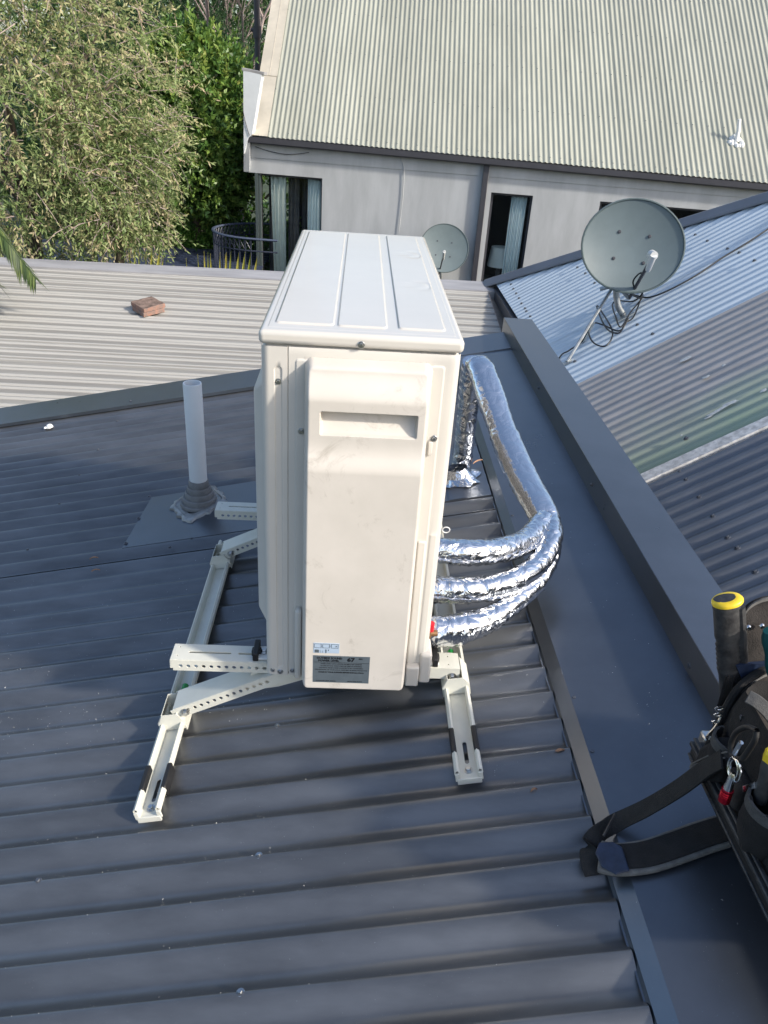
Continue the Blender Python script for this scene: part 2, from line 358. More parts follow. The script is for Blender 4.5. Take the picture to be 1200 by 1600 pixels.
# flat tray sheet under the vent pipe and pipe penetration
T = .0125
mb = MB()
A = [(-.560, .873), (.600, .885), (.600, 1.252), (-.548, 1.214)]
vs = [(x, y, zr(x)+T) for x, y in A]; lo = [(x, y, zr(x)+T-.0016) for x, y in A]
mb.add(vs+lo, [(0, 1, 2, 3), (7, 6, 5, 4), (0, 4, 5, 1), (1, 5, 6, 2), (2, 6, 7, 3), (3, 7, 4, 0)])
mb.prism([(-.560, .873, zr(-.560)+T+.0004), (.600, .885, zr(.6)+T+.0004), (.600, .884, zr(.6)+T-.007), (-.560, .872, zr(-.56)+T-.007)], (0, .0012, 0))
mb.prism([(.47, .8852, zr(.47)+T+.001), (.52, .8852, zr(.52)+T+.001), (.52, 1.25, zr(.52)+T+.001), (.47, 1.25, zr(.47)+T+.001)], (0, 0, .001))
obj('flat_tray', mb, M['steel2'], house, smooth=25)
# coping on the parapet
mb = MB(); CT = .117
mb.prism([(.877, -1.75, -.35), (1.008, -1.75, -.35), (1.008, -1.75, CT-.02), (1.014, -1.75, CT-.02), (1.014, -1.75, CT-.001), (.874, -1.75, CT+.001), (.874, -1.75, zr(.874)+.012), (.877, -1.75, zr(.874)+.008)], (0, 4.24, 0))
obj('parapet_coping', mb, M['steel2'], house, smooth=25, bevel=.0015, segs=1)
mb = MB(); mb.box(.86, 1.0, -1.7, 2.37, -4.6, -.36); obj('parapet_wall', mb, M['wall'], house)
def crest(y): return PH+round((y-PH)/PIT)*PIT
for px, py in [(410, 1308), (373, 1585), (432, 1153), (187, 653), (156, 700), (128, 738), (97, 783), (47, 855), (2, 916), (845, 760), (300, 843), (60, 1380), (590, 1010)]:
    p = rpt(px, py, .0098); y = crest(p[1]); inst('roof_screw', SCREW_Z if px in (410, 373, 432) else SCREW_D, RM(p[0], y, .0096), house)
for px, py in [(231, 778), (214, 812), (194, 851), (263, 858)]:
    p = rpt(px, py, T); inst('roof_screw', SCREW_D, RM(p[0]+.006, p[1]+.006, T+.001), house)
for px, py in [(876, 1095), (785, 810), (860, 1185)]:
    p = rpt(px, py, .02); inst('roof_screw', SCREW_D, RM(max(.64, p[0]), p[1], H1+.006), house)
p = rpt(201, 633, .03); inst('roof_screw', SCREW_D, RM(p[0], 2.26, .0295), house)
for px, py in [(842, 606), (1077, 1040), (925, 757)]:
    p = on(px, py, (1, 0, 0), .874); inst('roof_screw', SCREW_D, frame(p, (0, 1, 0), (0, 0, 1), (1, 0, 0)) @ Matrix.Rotation(math.pi, 4, 'X'), house)

# ---------------------------------------------------------------- LIGHT ROOF BEHIND
LN, LD = (0, -.13, 1), -.93-.13*3
def zl(y): return -.93+.13*(y-3)
out = thing('outbuilding', 'low building with a weathered pale zinc ribbed roof, behind the dark roof', 'building', (-2, 4.5, -4.6))
LP = .1365; lv = math.sqrt(1+.13**2)
def lprof(v):      # two raised ribs then a pan
    t = (v/LP) % 1; h = 0
    for c, wd in ((.22, .13), (.56, .13)):
        d = abs(t-c); h = max(h, .0115*float(1-ss(wd*.35, wd, d)))
    return h
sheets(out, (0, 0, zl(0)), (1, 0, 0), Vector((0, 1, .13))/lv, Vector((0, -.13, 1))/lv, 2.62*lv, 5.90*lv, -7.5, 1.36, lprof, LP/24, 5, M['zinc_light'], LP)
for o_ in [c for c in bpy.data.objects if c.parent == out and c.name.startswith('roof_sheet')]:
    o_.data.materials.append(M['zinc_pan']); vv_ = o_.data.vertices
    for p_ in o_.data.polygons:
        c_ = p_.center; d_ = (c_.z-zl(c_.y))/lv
        p_.material_index = 1 if d_ < .0055 else 0  # low pan faces take the darker zinc tone, raised ribs the paler one
mb = MB(); mb.prism([(-7.5, 5.86, zl(5.86)+.021), (1.6, 5.90, zl(5.90)+.021), (1.6, 6.13, zl(6.13)+.028), (-7.5, 5.97, zl(5.97)+.028)], (0, 0, -.09)); obj('ridge_cap', mb, M['zinc_flat'], out)
mb = MB(); mb.prism([(1.30, 2.6, zl(2.6)-.05), (1.60, 2.6, zl(2.6)-.05), (1.60, 6.0, zl(6.0)-.05), (1.30, 6.0, zl(6.0)-.05)], (0, 0, -.02))
mb.prism([(1.365, 2.6, zl(2.6)-.055), (1.375, 2.6, zl(2.6)-.055), (1.375, 5.9, zl(5.9)-.055), (1.365, 5.9, zl(5.9)-.055)], (0, 0, .05))
obj('box_gutter', mb, M['gutter_tan'], out)
mb = MB(); mb.prism([(-7.4, 2.7, zl(2.7)-.08), (-7.4, 6.0, zl(6.0)-.08), (-7.4, 6.0, -4.6), (-7.4, 2.7, -4.6)], (8.95, 0, 0)); obj('wall', mb, M['wall'], out)

# ---------------------------------------------------------------- SIDE BUILDING (steep roof at right)
SS, EX, EZ = .62, 1.44, -.485
SN = (-SS, 0, 1); SD = EZ-SS*EX; sn = math.sqrt(1+SS*SS)
SU, SV, SW = Vector((1, 0, SS))/sn, Vector((0, 1, 0)), Vector((-SS, 0, 1))/sn
side = thing('neighbour_house', 'steep corrugated roof of pale blue, brown and slate sheets beyond the parapet', 'building', (3, 3, -4.6))
def spt(px, py): return on(px, py, SN, SD)
h0, h1 = spt(762, 447), spt(1200, 314)
k_h = (h1[0]-h0[0])/(h1[1]-h0[1])
def hipu(v): return min((h0[0]+(v-h0[1])*k_h-EX)*sn, 3.4*sn)
O_s = (EX, 0, EZ); SP = .0795
cs = lambda v: corr(v, SP, .0062)
sheets(side, O_s, SU, SV, SW, 3.17, h0[1]-.06, 0, hipu, cs, SP/10, 10, M['blue'], SP)
sheets(side, O_s, SU, SV, SW, 1.93, 3.17, -.0, 3.4*sn, cs, SP/10, 8, M['brown'], SP)
sheets(side, (O_s[0], 0, O_s[2]+.004), SU, SV, SW, -2.6, 1.875, 0, 3.4*sn, lambda v: corr(v, .0795, .0085), SP/10, 10, M['side_dark'], SP)
mb = MB(); pr = [(1.86, .006), (1.865, .017), (1.93, .021), (1.945, .008), (1.945, -.004), (1.86, -.004)]
for u in (0, 3.4*sn): mb.v += [tuple(Vector(O_s)+SU*u+SV*v+SW*h) for v, h in pr]
n = 6; mb.f = [(i, (i+1) % n, n+(i+1) % n, n+i) for i in range(n)]+[tuple(range(n-1, -1, -1)), tuple(range(n, 2*n))]
obj('lap_flashing', mb, mat('bleached_flashing', (.62, .61, .58), .6, 0, .35, 30, bump=.5, bscale=60), side)
# hip cap
a0, a1 = Vector(h0), Vector(h1); dr = (a1-a0); a2 = a0+dr*2.2; out_n = Vector(SW)
back = (dr.normalized().cross(out_n)).normalized()
if back.y < 0: back = -back
mb = MB()
for p in (a0-dr*.012, a2): mb.v += [tuple(p-back*.07+out_n*.02), tuple(p-back*.065+out_n*.030), tuple(p+back*.03+out_n*.055), tuple(p+back*.055+out_n*.05), tuple(p+back*.15-out_n*.05), tuple(p+back*.05-out_n*.05)]
mb.f = [(i, (i+1) % 6, 6+(i+1) % 6, 6+i) for i in range(6)]+[tuple(range(5, -1, -1)), tuple(range(6, 12))]
obj('hip_cap', mb, M['hipcap'], side, smooth=25)
# other slopes and walls
rx = EX+3.4; rz = EZ+SS*3.4
mb = MB(); hx = h0[1]+(rx-h0[0])/k_h
mb.add([tuple(h0), (rx, hx, rz), (rx+3.3, h0[1]+.6, EZ), (rx, hx-.001, rz-.02)], [(0, 2, 1), (0, 1, 3)])
mb.add([(rx, hx, rz), (rx, -2.6, rz), (rx+3.4, -2.6, EZ), (rx+3.4, h0[1]+.6, EZ)], [(0, 3, 2, 1)])
obj('rear_slope', mb, M['side_dark'], side)
mb = MB(); mb.box(EX+.05, rx+3.2, -2.5, h0[1]-.45, -4.6, EZ-.06); obj('wall', mb, M['wall'], side)
mb = MB(); mb.prism([(EX-.02, -2.6, EZ-.03), (EX+.03, -2.6, EZ-.03), (EX+.03, h0[1], EZ-.03), (EX-.02, h0[1], EZ-.03)], (0, 0, -.09)); obj('fascia', mb, M['gutter'], side)
mb = MB(); ScrewMx = []
for px, py in [(799,445),(803,452.5),(807,459),(811,466),(814,473),(819.5,481),(823,487),(828,494),(903.5,419),(915.5,428),(927.7,441),(1071,359),(1087.5,367.5),(1106,377),(1133,387),(1153,394),(1176,406),(966,479),(993,505),(1018,520.5),(896,562),
               (1059,734),(1075,755),(1091.5,777.6),(1113.7,808.7),(1133,837),(1154.5,861.6),(1176.7,892),(1070,683)]:
    p = on(px, py, SN, SD+.01); y = round(p[1]/SP)*SP
    inst('roof_screw', SCREW_D, frame((p[0], y, EZ+SS*(p[0]-EX)+.010+(.004 if y < 1.8 else 0)), SU, SV, SW) @ Matrix.Scale(1.7, 4), side)
# lime stain streak, patches
def blob(mb, px, py, r, aspect=1.0, h=.012, nrm=SW, pl=(SN, SD), seed=0, ang=0):
    rr = random.Random(seed); c = Vector(on(px, py, pl[0], pl[1]))+Vector(nrm)*h; u = Vector(SU if pl[0] == SN else RU); v = Vector((0, 1, 0)); k = 11
    pts = []
    for j in range(k):
        th = 2*math.pi*j/k; q = r*rr.uniform(.55, 1.15); pts.append(c+u*math.cos(th)*q*aspect+v*math.sin(th)*q)
    mb.add([c+Vector(nrm)*.002]+pts, [(0, 1+j, 1+(j+1) % k) for j in range(k)])
mb = MB()
for i, (px, py, r, a) in enumerate([(1071, 564, .022, 1.6), (1132, 573.5, .012, 1), (1104, 592, .016, 1.2), (1140, 634, .018, 2.6), (1128, 641, .014, 3), (1115, 649, .010, 3.5), (1147, 631, .016, 1), (1108, 655, .010, 3), (1194, 613, .016, 1.2), (1066, 683, .007, 1)]):
    blob(mb, px, py, r, a, seed=i)
obj('lime_spots', mb, M['stain'], side, kind='stuff')

# ---------------------------------------------------------------- GREY HOUSE
t10 = R_(10); WG = Vector((math.cos(t10), -math.sin(t10), 0)); WN = Vector((-math.sin(t10), -math.cos(t10), 0)); WO = Vector((-1.5, 12, 0)); WI = -WN
wpn = (math.sin(t10), math.cos(t10), 0); wpd = wpn[0]*-1.5+wpn[1]*12
def WM(s=0, z=0, d=0): return frame(WO+WG*s+Vector((0, 0, z))+WN*d, WG, WI, (0, 0, 1))   # x along wall, y into the house, z up
def wpt(px, py, d=0): return on(px, py, wpn, wpd-d)
def ws(px, py, d=0):
    v = Vector(wpt(px, py, d))-WO; return v.dot(WG), v.z
gh = thing('grey_house', 'grey rendered house with sage green corrugated roof and dark gutter at the back', 'building', tuple(WO+Vector((3, 1, -4.6))))
W0 = WM()
TOPZ = -.28; LOWZ = -2.35
x_l = -.20; x_r = 10.0
openings = [(.02, 1.06, LOWZ, TOPZ), (3.70, 4.335, LOWZ, TOPZ), (5.34, 6.94, -1.5, TOPZ)]
sx = sorted({x_l, x_r, *[o[0] for o in openings], *[o[1] for o in openings]}); sz = [-4.6, LOWZ, -1.5, TOPZ, .20]
mb = MB()
for i in range(len(sx)-1):
    for j in range(len(sz)-1):
        cx, cz = (sx[i]+sx[i+1])/2, (sz[j]+sz[j+1])/2
        if any(o[0] < cx < o[1] and o[2] < cz < o[3] for o in openings): continue
        if cx < .02 and cz < TOPZ: continue
        mb.box(sx[i], sx[i+1], 0, .22, sz[j], sz[j+1], W0)
obj('wall', mb, M['wall'], gh, smooth=0)
mb = MB(); mb.box(x_l+.07, 3.50, -.012, 0, -.062, .20, W0); mb.box(3.60, x_r, -.012, 0, -.066, .20, W0); obj('fascia_board', mb, M['wall'], gh, bevel=.002)
mb = MB(); mb.box(x_l, x_l+.18, .22, 5.0, TOPZ, .20, W0); mb.box(x_l, x_r, 5.0, 5.2, -4.6, 2.5, W0); mb.box(x_r-.2, x_r, .22, 5, -4.6, .2, W0); obj('side_wall', mb, M['wall'], gh, smooth=0)
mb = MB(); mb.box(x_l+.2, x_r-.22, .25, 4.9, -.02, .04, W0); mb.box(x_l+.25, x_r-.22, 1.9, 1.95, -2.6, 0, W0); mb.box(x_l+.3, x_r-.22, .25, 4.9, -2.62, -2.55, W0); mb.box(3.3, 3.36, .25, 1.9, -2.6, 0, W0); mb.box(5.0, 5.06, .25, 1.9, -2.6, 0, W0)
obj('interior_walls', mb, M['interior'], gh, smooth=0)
# windows
def window(x0, x1, z0, z1, mull=None):
    f = MB(); fw = .035
    for a, b, c, d in ((x0, x1, z1-fw, z1), (x0, x1, z0, z0+fw), (x0, x0+fw, z0+fw, z1-fw), (x1-fw, x1, z0+fw, z1-fw)): f.box(a, b, .07, .12, c, d, W0)
    if mull: f.box(mull-.02, mull+.02, .07, .12, z0+fw, z1-fw, W0)
    o = obj('window', f, M['gutter'], gh, smooth=0)
    gl = MB().box(x0+fw, x1-fw, .093, .099, z0+fw, z1-fw, W0); p = obj('pane', gl, M['glass'], o, smooth=0)
    return o
window(.02, 1.06, LOWZ, TOPZ); window(3.70, 4.335, LOWZ, TOPZ); window(5.34, 6.94, -1.5, TOPZ, 6.1)
mb = MB(); mb.box(-.03, .015, .0, .07, -4.6, TOPZ, W0); mb.box(.022, .055, .02, .065, -4.6, TOPZ, W0); obj('corner_post', mb, M['postgreen'], gh, smooth=0)
def curtain(x0, x1, z0, z1, y, m, folds, amp=.03, taper=0.0):
    mb = MB(); n = folds*10
    for zi, z in enumerate((z0, z1)):
        for i in range(n+1):
            t = i/n; xx = x0+(x1-x0)*t+(taper*(1-t) if zi == 0 else 0)
            mb.v.append(tuple(W0 @ Vector((xx, y+amp*math.sin(t*folds*2*math.pi)+amp*.4*math.sin(t*folds*5.1), z))))
    mb.f = [(i, i+1, n+2+i, n+1+i) for i in range(n)]
    o = obj('curtain', mb, m, gh, smooth=80); s_ = o.modifiers.new('t', 'SOLIDIFY'); s_.thickness = .003
curtain(.19, .44, LOWZ, TOPZ-.02, .135, M['curtain'], 3, .02, .06)
curtain(.44, .62, LOWZ, TOPZ-.02, .30, M['curtain_d'], 3)
curtain(.07, .19, LOWZ, TOPZ-.02, .45, M['curtain_d'], 2)
curtain(.62, .74, LOWZ, TOPZ-.02, .50, M['curtain_d'], 2)
curtain(.80, 1.05, LOWZ, TOPZ-.02, .15, M['curtain_b'], 5, .018)
curtain(4.02, 4.26, LOWZ, TOPZ-.02, .15, M['curtain_b'], 5, .018)
curtain(5.4, 5.7, -1.5, TOPZ-.02, .25, M['curtain_d'], 5, .025)
# gutter and downpipe
ga = Vector(wpt(388, 213, .14)); gb_ = Vector(wpt(1200, 288, .14)); gd = (gb_-ga).normalized(); gz = ga+gd*9.5
mb = MB()
pr = [(0, 0), (0, -.075), (.02, -.095), (.12, -.095), (.13, -.09), (.13, .0), (.124, .0), (.124, -.085), (.022, -.085), (.008, -.07), (.008, 0)]
for p in (ga-gd*.05, gz): mb.v += [tuple(p+WI*y+Vector((0, 0, z))) for y, z in pr]
n = len(pr); mb.f = [(i, (i+1) % n, n+(i+1) % n, n+i) for i in range(n)]+[tuple(range(n-1, -1, -1)), tuple(range(n, 2*n))]
obj('gutter', mb, M['gutter'], gh, smooth=25)
mb = MB(); mb.prism([ga+WI*.125+Vector((0,0,-.01)), gz+WI*.125+Vector((0,0,-.01)), gz+WI*.16+Vector((0,0,-.01)), ga+WI*.16+Vector((0,0,-.01))], (0, 0, -.02)); obj('soffit', mb, M['wall'], gh)
s0, _ = ws(760, 256); s1, _ = ws(744, 440)
mb = MB(); mb.box(3.545, 3.63, -.075, -.003, -4.6, .16, W0); obj('downpipe', mb, M['gutter'], gh, bevel=.006)
# sage roof
SGU = Vector(-ray(778, -2117)); SGU = SGU if SGU.z > 0 else -SGU; SGU.normalize()
SGW = gd.cross(SGU).normalized(); SGW = SGW if SGW.z > 0 else -SGW
sgo = ga+WI*.05+Vector((0, 0, .012))
def sgp(px, py):
    v = Vector(on(px, py, tuple(SGW), SGW.dot(sgo)))-sgo
    # solve v = a*gd + b*SGU
    c = gd.dot(SGU); a = (v.dot(gd)-c*v.dot(SGU))/(1-c*c); b = v.dot(SGU)-a*c; return a, b
s_in = sgp(417, 208)[0]; s_out = sgp(394, 206)[0]
GP = .0765
sheets(gh, sgo, SGU, gd, SGW, s_in, s_in+8.2, 0, 4.6, lambda v: corr(v, GP, .0075), GP/8, 10, M['sage'], GP, lap=.003)
def sgv(a, b, h): return sgo+gd*a+SGU*b+SGW*h
mb = MB(); wF = s_in-s_out
bsplit = sgp(400, 118)[1]
def strip(mb, a0_, a1_, b0, b1, h, th=.004): mb.prism([sgv(a0_, b0, h), sgv(a1_, b0, h), sgv(a1_, b1, h), sgv(a0_, b1, h)], SGW*(-th))
strip(mb, s_in-wF, s_in+.02, 0, bsplit+.03, .012); obj('barge_flashing', mb, M['beige'], gh)
mb = MB(); strip(mb, s_in-wF-.02, s_in+.03, bsplit, 4.6, .020); strip(mb, s_in-wF*.45, s_in-wF*.42, bsplit, 4.6, .024, .008); mb.prism([sgv(s_in-wF-.02, bsplit, .020), sgv(s_in-wF-.02, 4.6, .020), sgv(s_in-wF-.02, 4.6, -.12), sgv(s_in-wF-.02, bsplit, -.12)], -gd*.012)
obj('barge_flashing', mb, M['beige'], gh)
# parapet fin at the gable foot
P1, P2, P3, P4 = [Vector(wpt(*q, .15)) for q in ((380, 110), (409, 117), (394, 209), (388, 216))]
mb = MB(); mb.prism([P1, P2, P3, P4, Vector(wpt(381, 240, .15))], WI*.14); o = obj('parapet_fin', mb, M['pvc'], gh, smooth=0)
mb = MB(); mb.prism([P1+Vector((-.02, 0, .0)), P2+Vector((.03, 0, 0)), P2+Vector((.03, 0, .035)), P1+Vector((-.02, 0, .035))], WI*.17+WN*.0); obj('parapet_cap', mb, M['zinc_flat'], gh)
mb = MB(); mb.prism([Vector(wpt(381, 216, .14)), Vector(wpt(390, 218, .14)), Vector(wpt(390, 268, 0))+WN*.01, Vector(wpt(381, 268, 0))+WN*.01], WI*.05); obj('parapet_foot', mb, M['wall'], gh)
# screws on the sage roof (tiny)
mb = MB()
for bi, b in enumerate((.10, 1.02, 1.95, 2.88, 3.8)):
    kk = 2 if b == .10 else 3
    for i in range(int(7.4/(GP*kk))):
        c = sgv(math.ceil(s_in/GP)*GP+i*GP*kk, b, .012); mb.add([c+gd*.009+SGW*0, c+SGU*.009, c-gd*.009, c-SGU*.009, c+SGW*.008], [(0, 1, 4), (1, 2, 4), (2, 3, 4), (3, 0, 4)])
obj('roof_screws', mb, SCREW_D.materials[0], gh, kind='stuff')
# cables on the wall
c1 = [wpt(x, y, .02) for x, y in ((626, 248), (631, 262), (630, 300), (627, 330), (623, 364))]
mb = MB().tube(catmull([tuple(p) for p in c1]), .006, 6); obj('wall_cable', mb, M['wall'], gh)
c1 = [wpt(x, y, .03) for x, y in ((399, 229), (420, 236), (447, 241), (470, 240), (483, 238))]
mb = MB().tube(catmull([tuple(p) for p in c1]), .005, 6); obj('wall_cable', mb, M['gutter'], gh)
c1 = [wpt(x, y, .16) for x, y in ((379, 160), (381, 180), (386, 200), (390, 212))]
mb = MB().tube(catmull([tuple(p) for p in c1]), .005, 6); obj('wall_cable', mb, M['gutter'], gh)
# sealed stub on the sage roof
a_, b_ = sgp(1150, 222); c = sgv(a_, b_, .01)
st = thing('pipe_stub', 'small bent white pipe stub smeared with sealant on the sage green roof', 'pipe', tuple(c))
top = on(1155, 186, wpn, wpn[0]*c.x+wpn[1]*c.y)
mb = MB().tube([c, c.lerp(Vector(top), .5)+Vector((.01, 0, 0)), Vector(top)], [.035, .03, .028], 10); obj('stub', mb, M['white'], st)
mb = MB()
for i in range(16):
    th = i*.39; q = c+gd*math.cos(th)*random.uniform(.05, .12)+SGU*math.sin(th)*random.uniform(.05, .13)
    mb.lathe([(.001, .03), (.02, .022), (.035, .0), (.03, -.02)], 7, frame(q, gd, SGU, SGW) @ Matrix.Rotation(random.random(), 4, 'Z'))
obj('sealant', mb, M['white'], st)
# lamp inside the right-hand window
lc = W0 @ Vector((3.95, .35, -1.62))
lm_ = thing('table_lamp', 'white shaded table lamp behind the narrow window beside the curtain', 'lamp', tuple(lc))
mb = MB(); mb.lathe([(.15, .20), (.19, .50-.0), (.185, .50), (.146, .20)], 24, Matrix.Translation(lc) @ Matrix.Translation((0, 0, .70)) @ Matrix.Scale(-1, 4, (0, 0, 1))); 
obj('lamp_shade', mb, M['shade'], lm_)
mb = MB(); mb.lathe([(.001, .0), (.08, 0), (.08, .02), (.03, .05), (.05, .12), (.02, .2), (.012, .34)], 16, Matrix.Translation(lc)); obj('lamp_base', mb, M['curtain_d'], lm_)
mb = MB(); mb.box(3.75, 4.3, .27, .62, -1.68, -1.63, W0)
for sx_ in (3.77, 4.25):
    for sy_ in (.29, .57): mb.box(sx_, sx_+.03, sy_, sy_+.03, -2.54, -1.68, W0)
tag(obj('side_table', mb, M['curtain_d']), 'dark side table under the lamp behind the narrow window', 'table')

# ---------------------------------------------------------------- SATELLITE DISHES
def dish(name, label, C, nrm, up, w_, h_, lnb_tip, arm_foot, group='satellite dishes'):
    C = Vector(C); N_ = Vector(nrm).normalized(); S_ = Vector(up).cross(N_).normalized(); U_ = N_.cross(S_)
    t = thing(name, label, 'satellite dish', tuple(C), group)
    F = frame(C, S_*w_/2, U_*h_/2, N_)
    mb = MB(); rings = 10; n = 48
    for side_ in (0, 1):
        for i in range(rings+1):
            r = i/rings; z = .05*r*r-.05-(.004 if side_ else 0)
            mb.v += [tuple(F @ Vector((r*math.cos(2*math.pi*j/n), r*math.sin(2*math.pi*j/n), z))) for j in range(n)]
    q = (rings+1)*n
    for i in range(rings):
        for j in range(n):
            a, b, c, d = i*n+j, i*n+(j+1) % n, (i+1)*n+(j+1) % n, (i+1)*n+j
            mb.f += [(a, b, c, d), (q+d, q+c, q+b, q+a)]
    obj('reflector', mb, M['dish'], t, smooth=50)
    mb = MB(); k = 48; pts = [F @ Vector((1.0*math.cos(2*math.pi*j/k), 1.0*math.sin(2*math.pi*j/k), .0)) for j in range(k+1)]
    mb.tube(pts, .007, 6, cap=False); obj('rim', mb, mat('dish_rim', (.09, .12, .12), .4), t)
    mb = MB()
    for a, b in ((-.3, .28), (.3, .28), (-.3, -.3), (.3, -.3)): mb.lathe([(.0001, .004), (.009, .003), (.011, 0)], 10, frame(F @ Vector((a, b, -.05+.05*(a*a+b*b)+.004)), S_, U_, N_))
    obj('reflector_bolts', mb, M['gutter'], t)
    foot = Vector(arm_foot); tip = Vector(lnb_tip)
    mb = MB(); mb.tube([foot, foot.lerp(tip, .9)], .011, 8); obj('feed_arm', mb, M['gutter'], t)
    d = (C-tip).normalized(); ax = (tip-foot).normalized()
    mb = MB(); a = foot.lerp(tip, .86)+N_*.012; mb.tube([foot.lerp(tip, .68)+N_*.03+S_*.01, a+N_*.02, tip+N_*.01], [.016, .021, .021], 12); mb.tube([tip-d*.012, tip+d*.03], [.024, .027], 16); obj('lnb', mb, M['lnb'], t)
    return t, F, N_, S_, U_
YD = 3.85
bf = Vector(spt(965, 490))
dC = Vector(PY(989, 385, YD-.12))
tip = Vector(PY(1021, 399, YD-.42)); afoot = Vector(PY(983, 466, YD-.10))
wd = 157/1200*(dC-Vector(CAM)).dot(Vector(CF))
ddir = (Vector(CAM)-dC).normalized(); nrm = Vector((ddir.x*.9+.16, ddir.y, ddir.z+.10)).normalized()
dt, F1, N1, S1, U1 = dish('satellite_dish', 'large grey satellite dish on a strutted mast standing on the pale blue roof', dC, nrm, (0.07, 0, 1), wd, wd*.885, tip, afoot)
mb = MB(); m0 = Vector(PY(963, 455, YD-.02)); m1 = Vector(spt(975, 495))
mb.tube(catmull([tuple(m0+Vector((.0, .02, .12))), tuple(m0), tuple(Vector(PY(966, 478, YD-.03))), tuple(m1+Vector(SW)*.01)]), .021, 10)
mb.prism([m1+Vector(SU)*a*.06+Vector(SV)*b*.05+Vector(SW)*.011 for a, b in ((-1, -1), (1, -1), (1, 1), (-1, 1))], Vector(SW)*.006); obj('mast', mb, M['galv'], dt)
mb = MB(); s_t = Vector(PY(955, 452, YD)); s_b = Vector(spt(887, 568)); mb.tube([s_t, s_b+Vector(SW)*.012], .011, 8); mb.tube([s_t.lerp(s_b, .45)+Vector((.02, .01, 0)), Vector(spt(911, 537))], .006, 6)
mb.tube([s_t+Vector((.03, 0, .03)), Vector(PY(938, 452, YD+.05))], .012, 8); mb.prism([s_b+Vector(SU)*a*.03+Vector(SV)*b*.02+Vector(SW)*.010 for a, b in ((-1, -1), (1, -1), (1, 1), (-1, 1))], Vector(SW)*.005)
obj('stay', mb, M['galv'], dt)
mb = MB(); mb.prism([dC+S1*a*.09+U1*b*.09-N1*.085-U1*.12 for a, b in ((-1, -1), (1, -1), (1, 1), (-1, 1))], -N1*.05); mb.tube([dC-N1*.1-U1*.15, m0+Vector((0, .02, .12))], .02, 8); mb.tube([dC-N1*.09-U1*.25, afoot], .014, 8); obj('back_bracket', mb, M['galv'], dt)
# loose cable
cp = [(1019, 412), (1008, 425), (998, 428), (989, 441), (996, 455), (1008, 447), (1001, 462), (988, 471), (966, 470), (957, 476), (962, 495), (970, 511), (985, 488), (1004, 464), (998, 455), (984, 458), (1000, 466), (1003, 462), (990, 495), (977, 505), (968, 520), (952, 517), (942, 504), (933, 482), (934, 478), (940, 487), (955, 512), (956, 528), (945, 541), (928, 536), (920, 520), (928, 505), (943, 508), (968, 517), (982, 498)]
pts = []
for i, (x, y) in enumerate(cp):
    if i < 6: pts.append(PY(x, y, YD-.36+.05*i))
    else:
        q = spt(x, y); dq = (CAM-q)/np.linalg.norm(CAM-q); pts.append(q+dq*(.10+.05*math.sin(i*1.3)))
mb = MB().tube(catmull([tuple(p) for p in pts], 5), .0052, 6); tag(obj('coiled_cable', mb, M['cable']), 'loose black cable hanging in loops under the large satellite dish', 'cable')
pts = [spt(x, y)+np.array(SW)*.016 for x, y in ((975, 458), (1003, 467), (1020, 467), (1050, 455), (1090, 433), (1130, 406), (1165, 385), (1200, 362), (1290, 300))]
mb = MB().tube(catmull([tuple(p) for p in pts], 5), .0055, 6); tag(obj('roof_cable', mb, M['cable']), 'long black cable running diagonally up the pale blue roof', 'cable')
pts = [spt(x, y)+np.array(SW)*.014 for x, y in ((872, 566), (880, 556), (888, 552), (894, 548), (911, 536), (921, 518))]
mb = MB().tube(catmull([tuple(p) for p in pts], 4), .005, 6); tag(obj('short_cable', mb, M['cable']), 'short cable end lying by the foot of the dish stay', 'cable')
# second dish on the grey wall
dC = Vector(wpt(694, 388, .42)); wd = 76/1200*(dC-Vector(CAM)).dot(Vector(CF)); ddir = (Vector(CAM)-dC).normalized()
tip = Vector(wpt(694, 394, .80)); afoot = Vector(wpt(686, 428, .40))
dt2, F2, N2, S2, U2 = dish('satellite_dish', 'smaller grey satellite dish in front of the grey wall, half hidden by the white unit', dC, (ddir.x+.12, ddir.y, ddir.z+.12), (0.07, 0, 1), wd, wd*.95, tip, afoot)
mb = MB(); mb.tube([dC-N2*.08, Vector(wpt(690, 400, .1)), Vector(wpt(689, 440, .1)), Vector(wpt(689, 470, .02))], .02, 8); obj('mast', mb, M['galv'], dt2)

# ---------------------------------------------------------------- BACKYARD: shed, hedge, balcony, pole
shed = thing('shed', 'low shed with a navy blue corrugated roof between the pale roof and the hedge', 'shed', (-3, 12, -4.6))
ZS = -1.72
yn, yf = 9.0, on(300, 393, (0, 0, 1), ZS)[1]
sheets(shed, (0, 0, ZS), (1, 0, 0), (0, 1, 0), (0, 0, 1), yn, yf, -7.0, -1.42, lambda v: .02*float(ss(.0, .12, abs(((v/.19) % 1)-.5)-.28)), .19/12, 4, M['navyroof'], .19)
mb = MB().box(-6.9, -1.5, yn+.1, yf-.1, -4.6, ZS-.03); obj('wall', mb, M['navyroof'], shed)
mb = MB().box(-7, -1.42, yf, yf+.1, ZS-.1, ZS+.05); obj('ridge_cap', mb, M['navyroof'], shed)
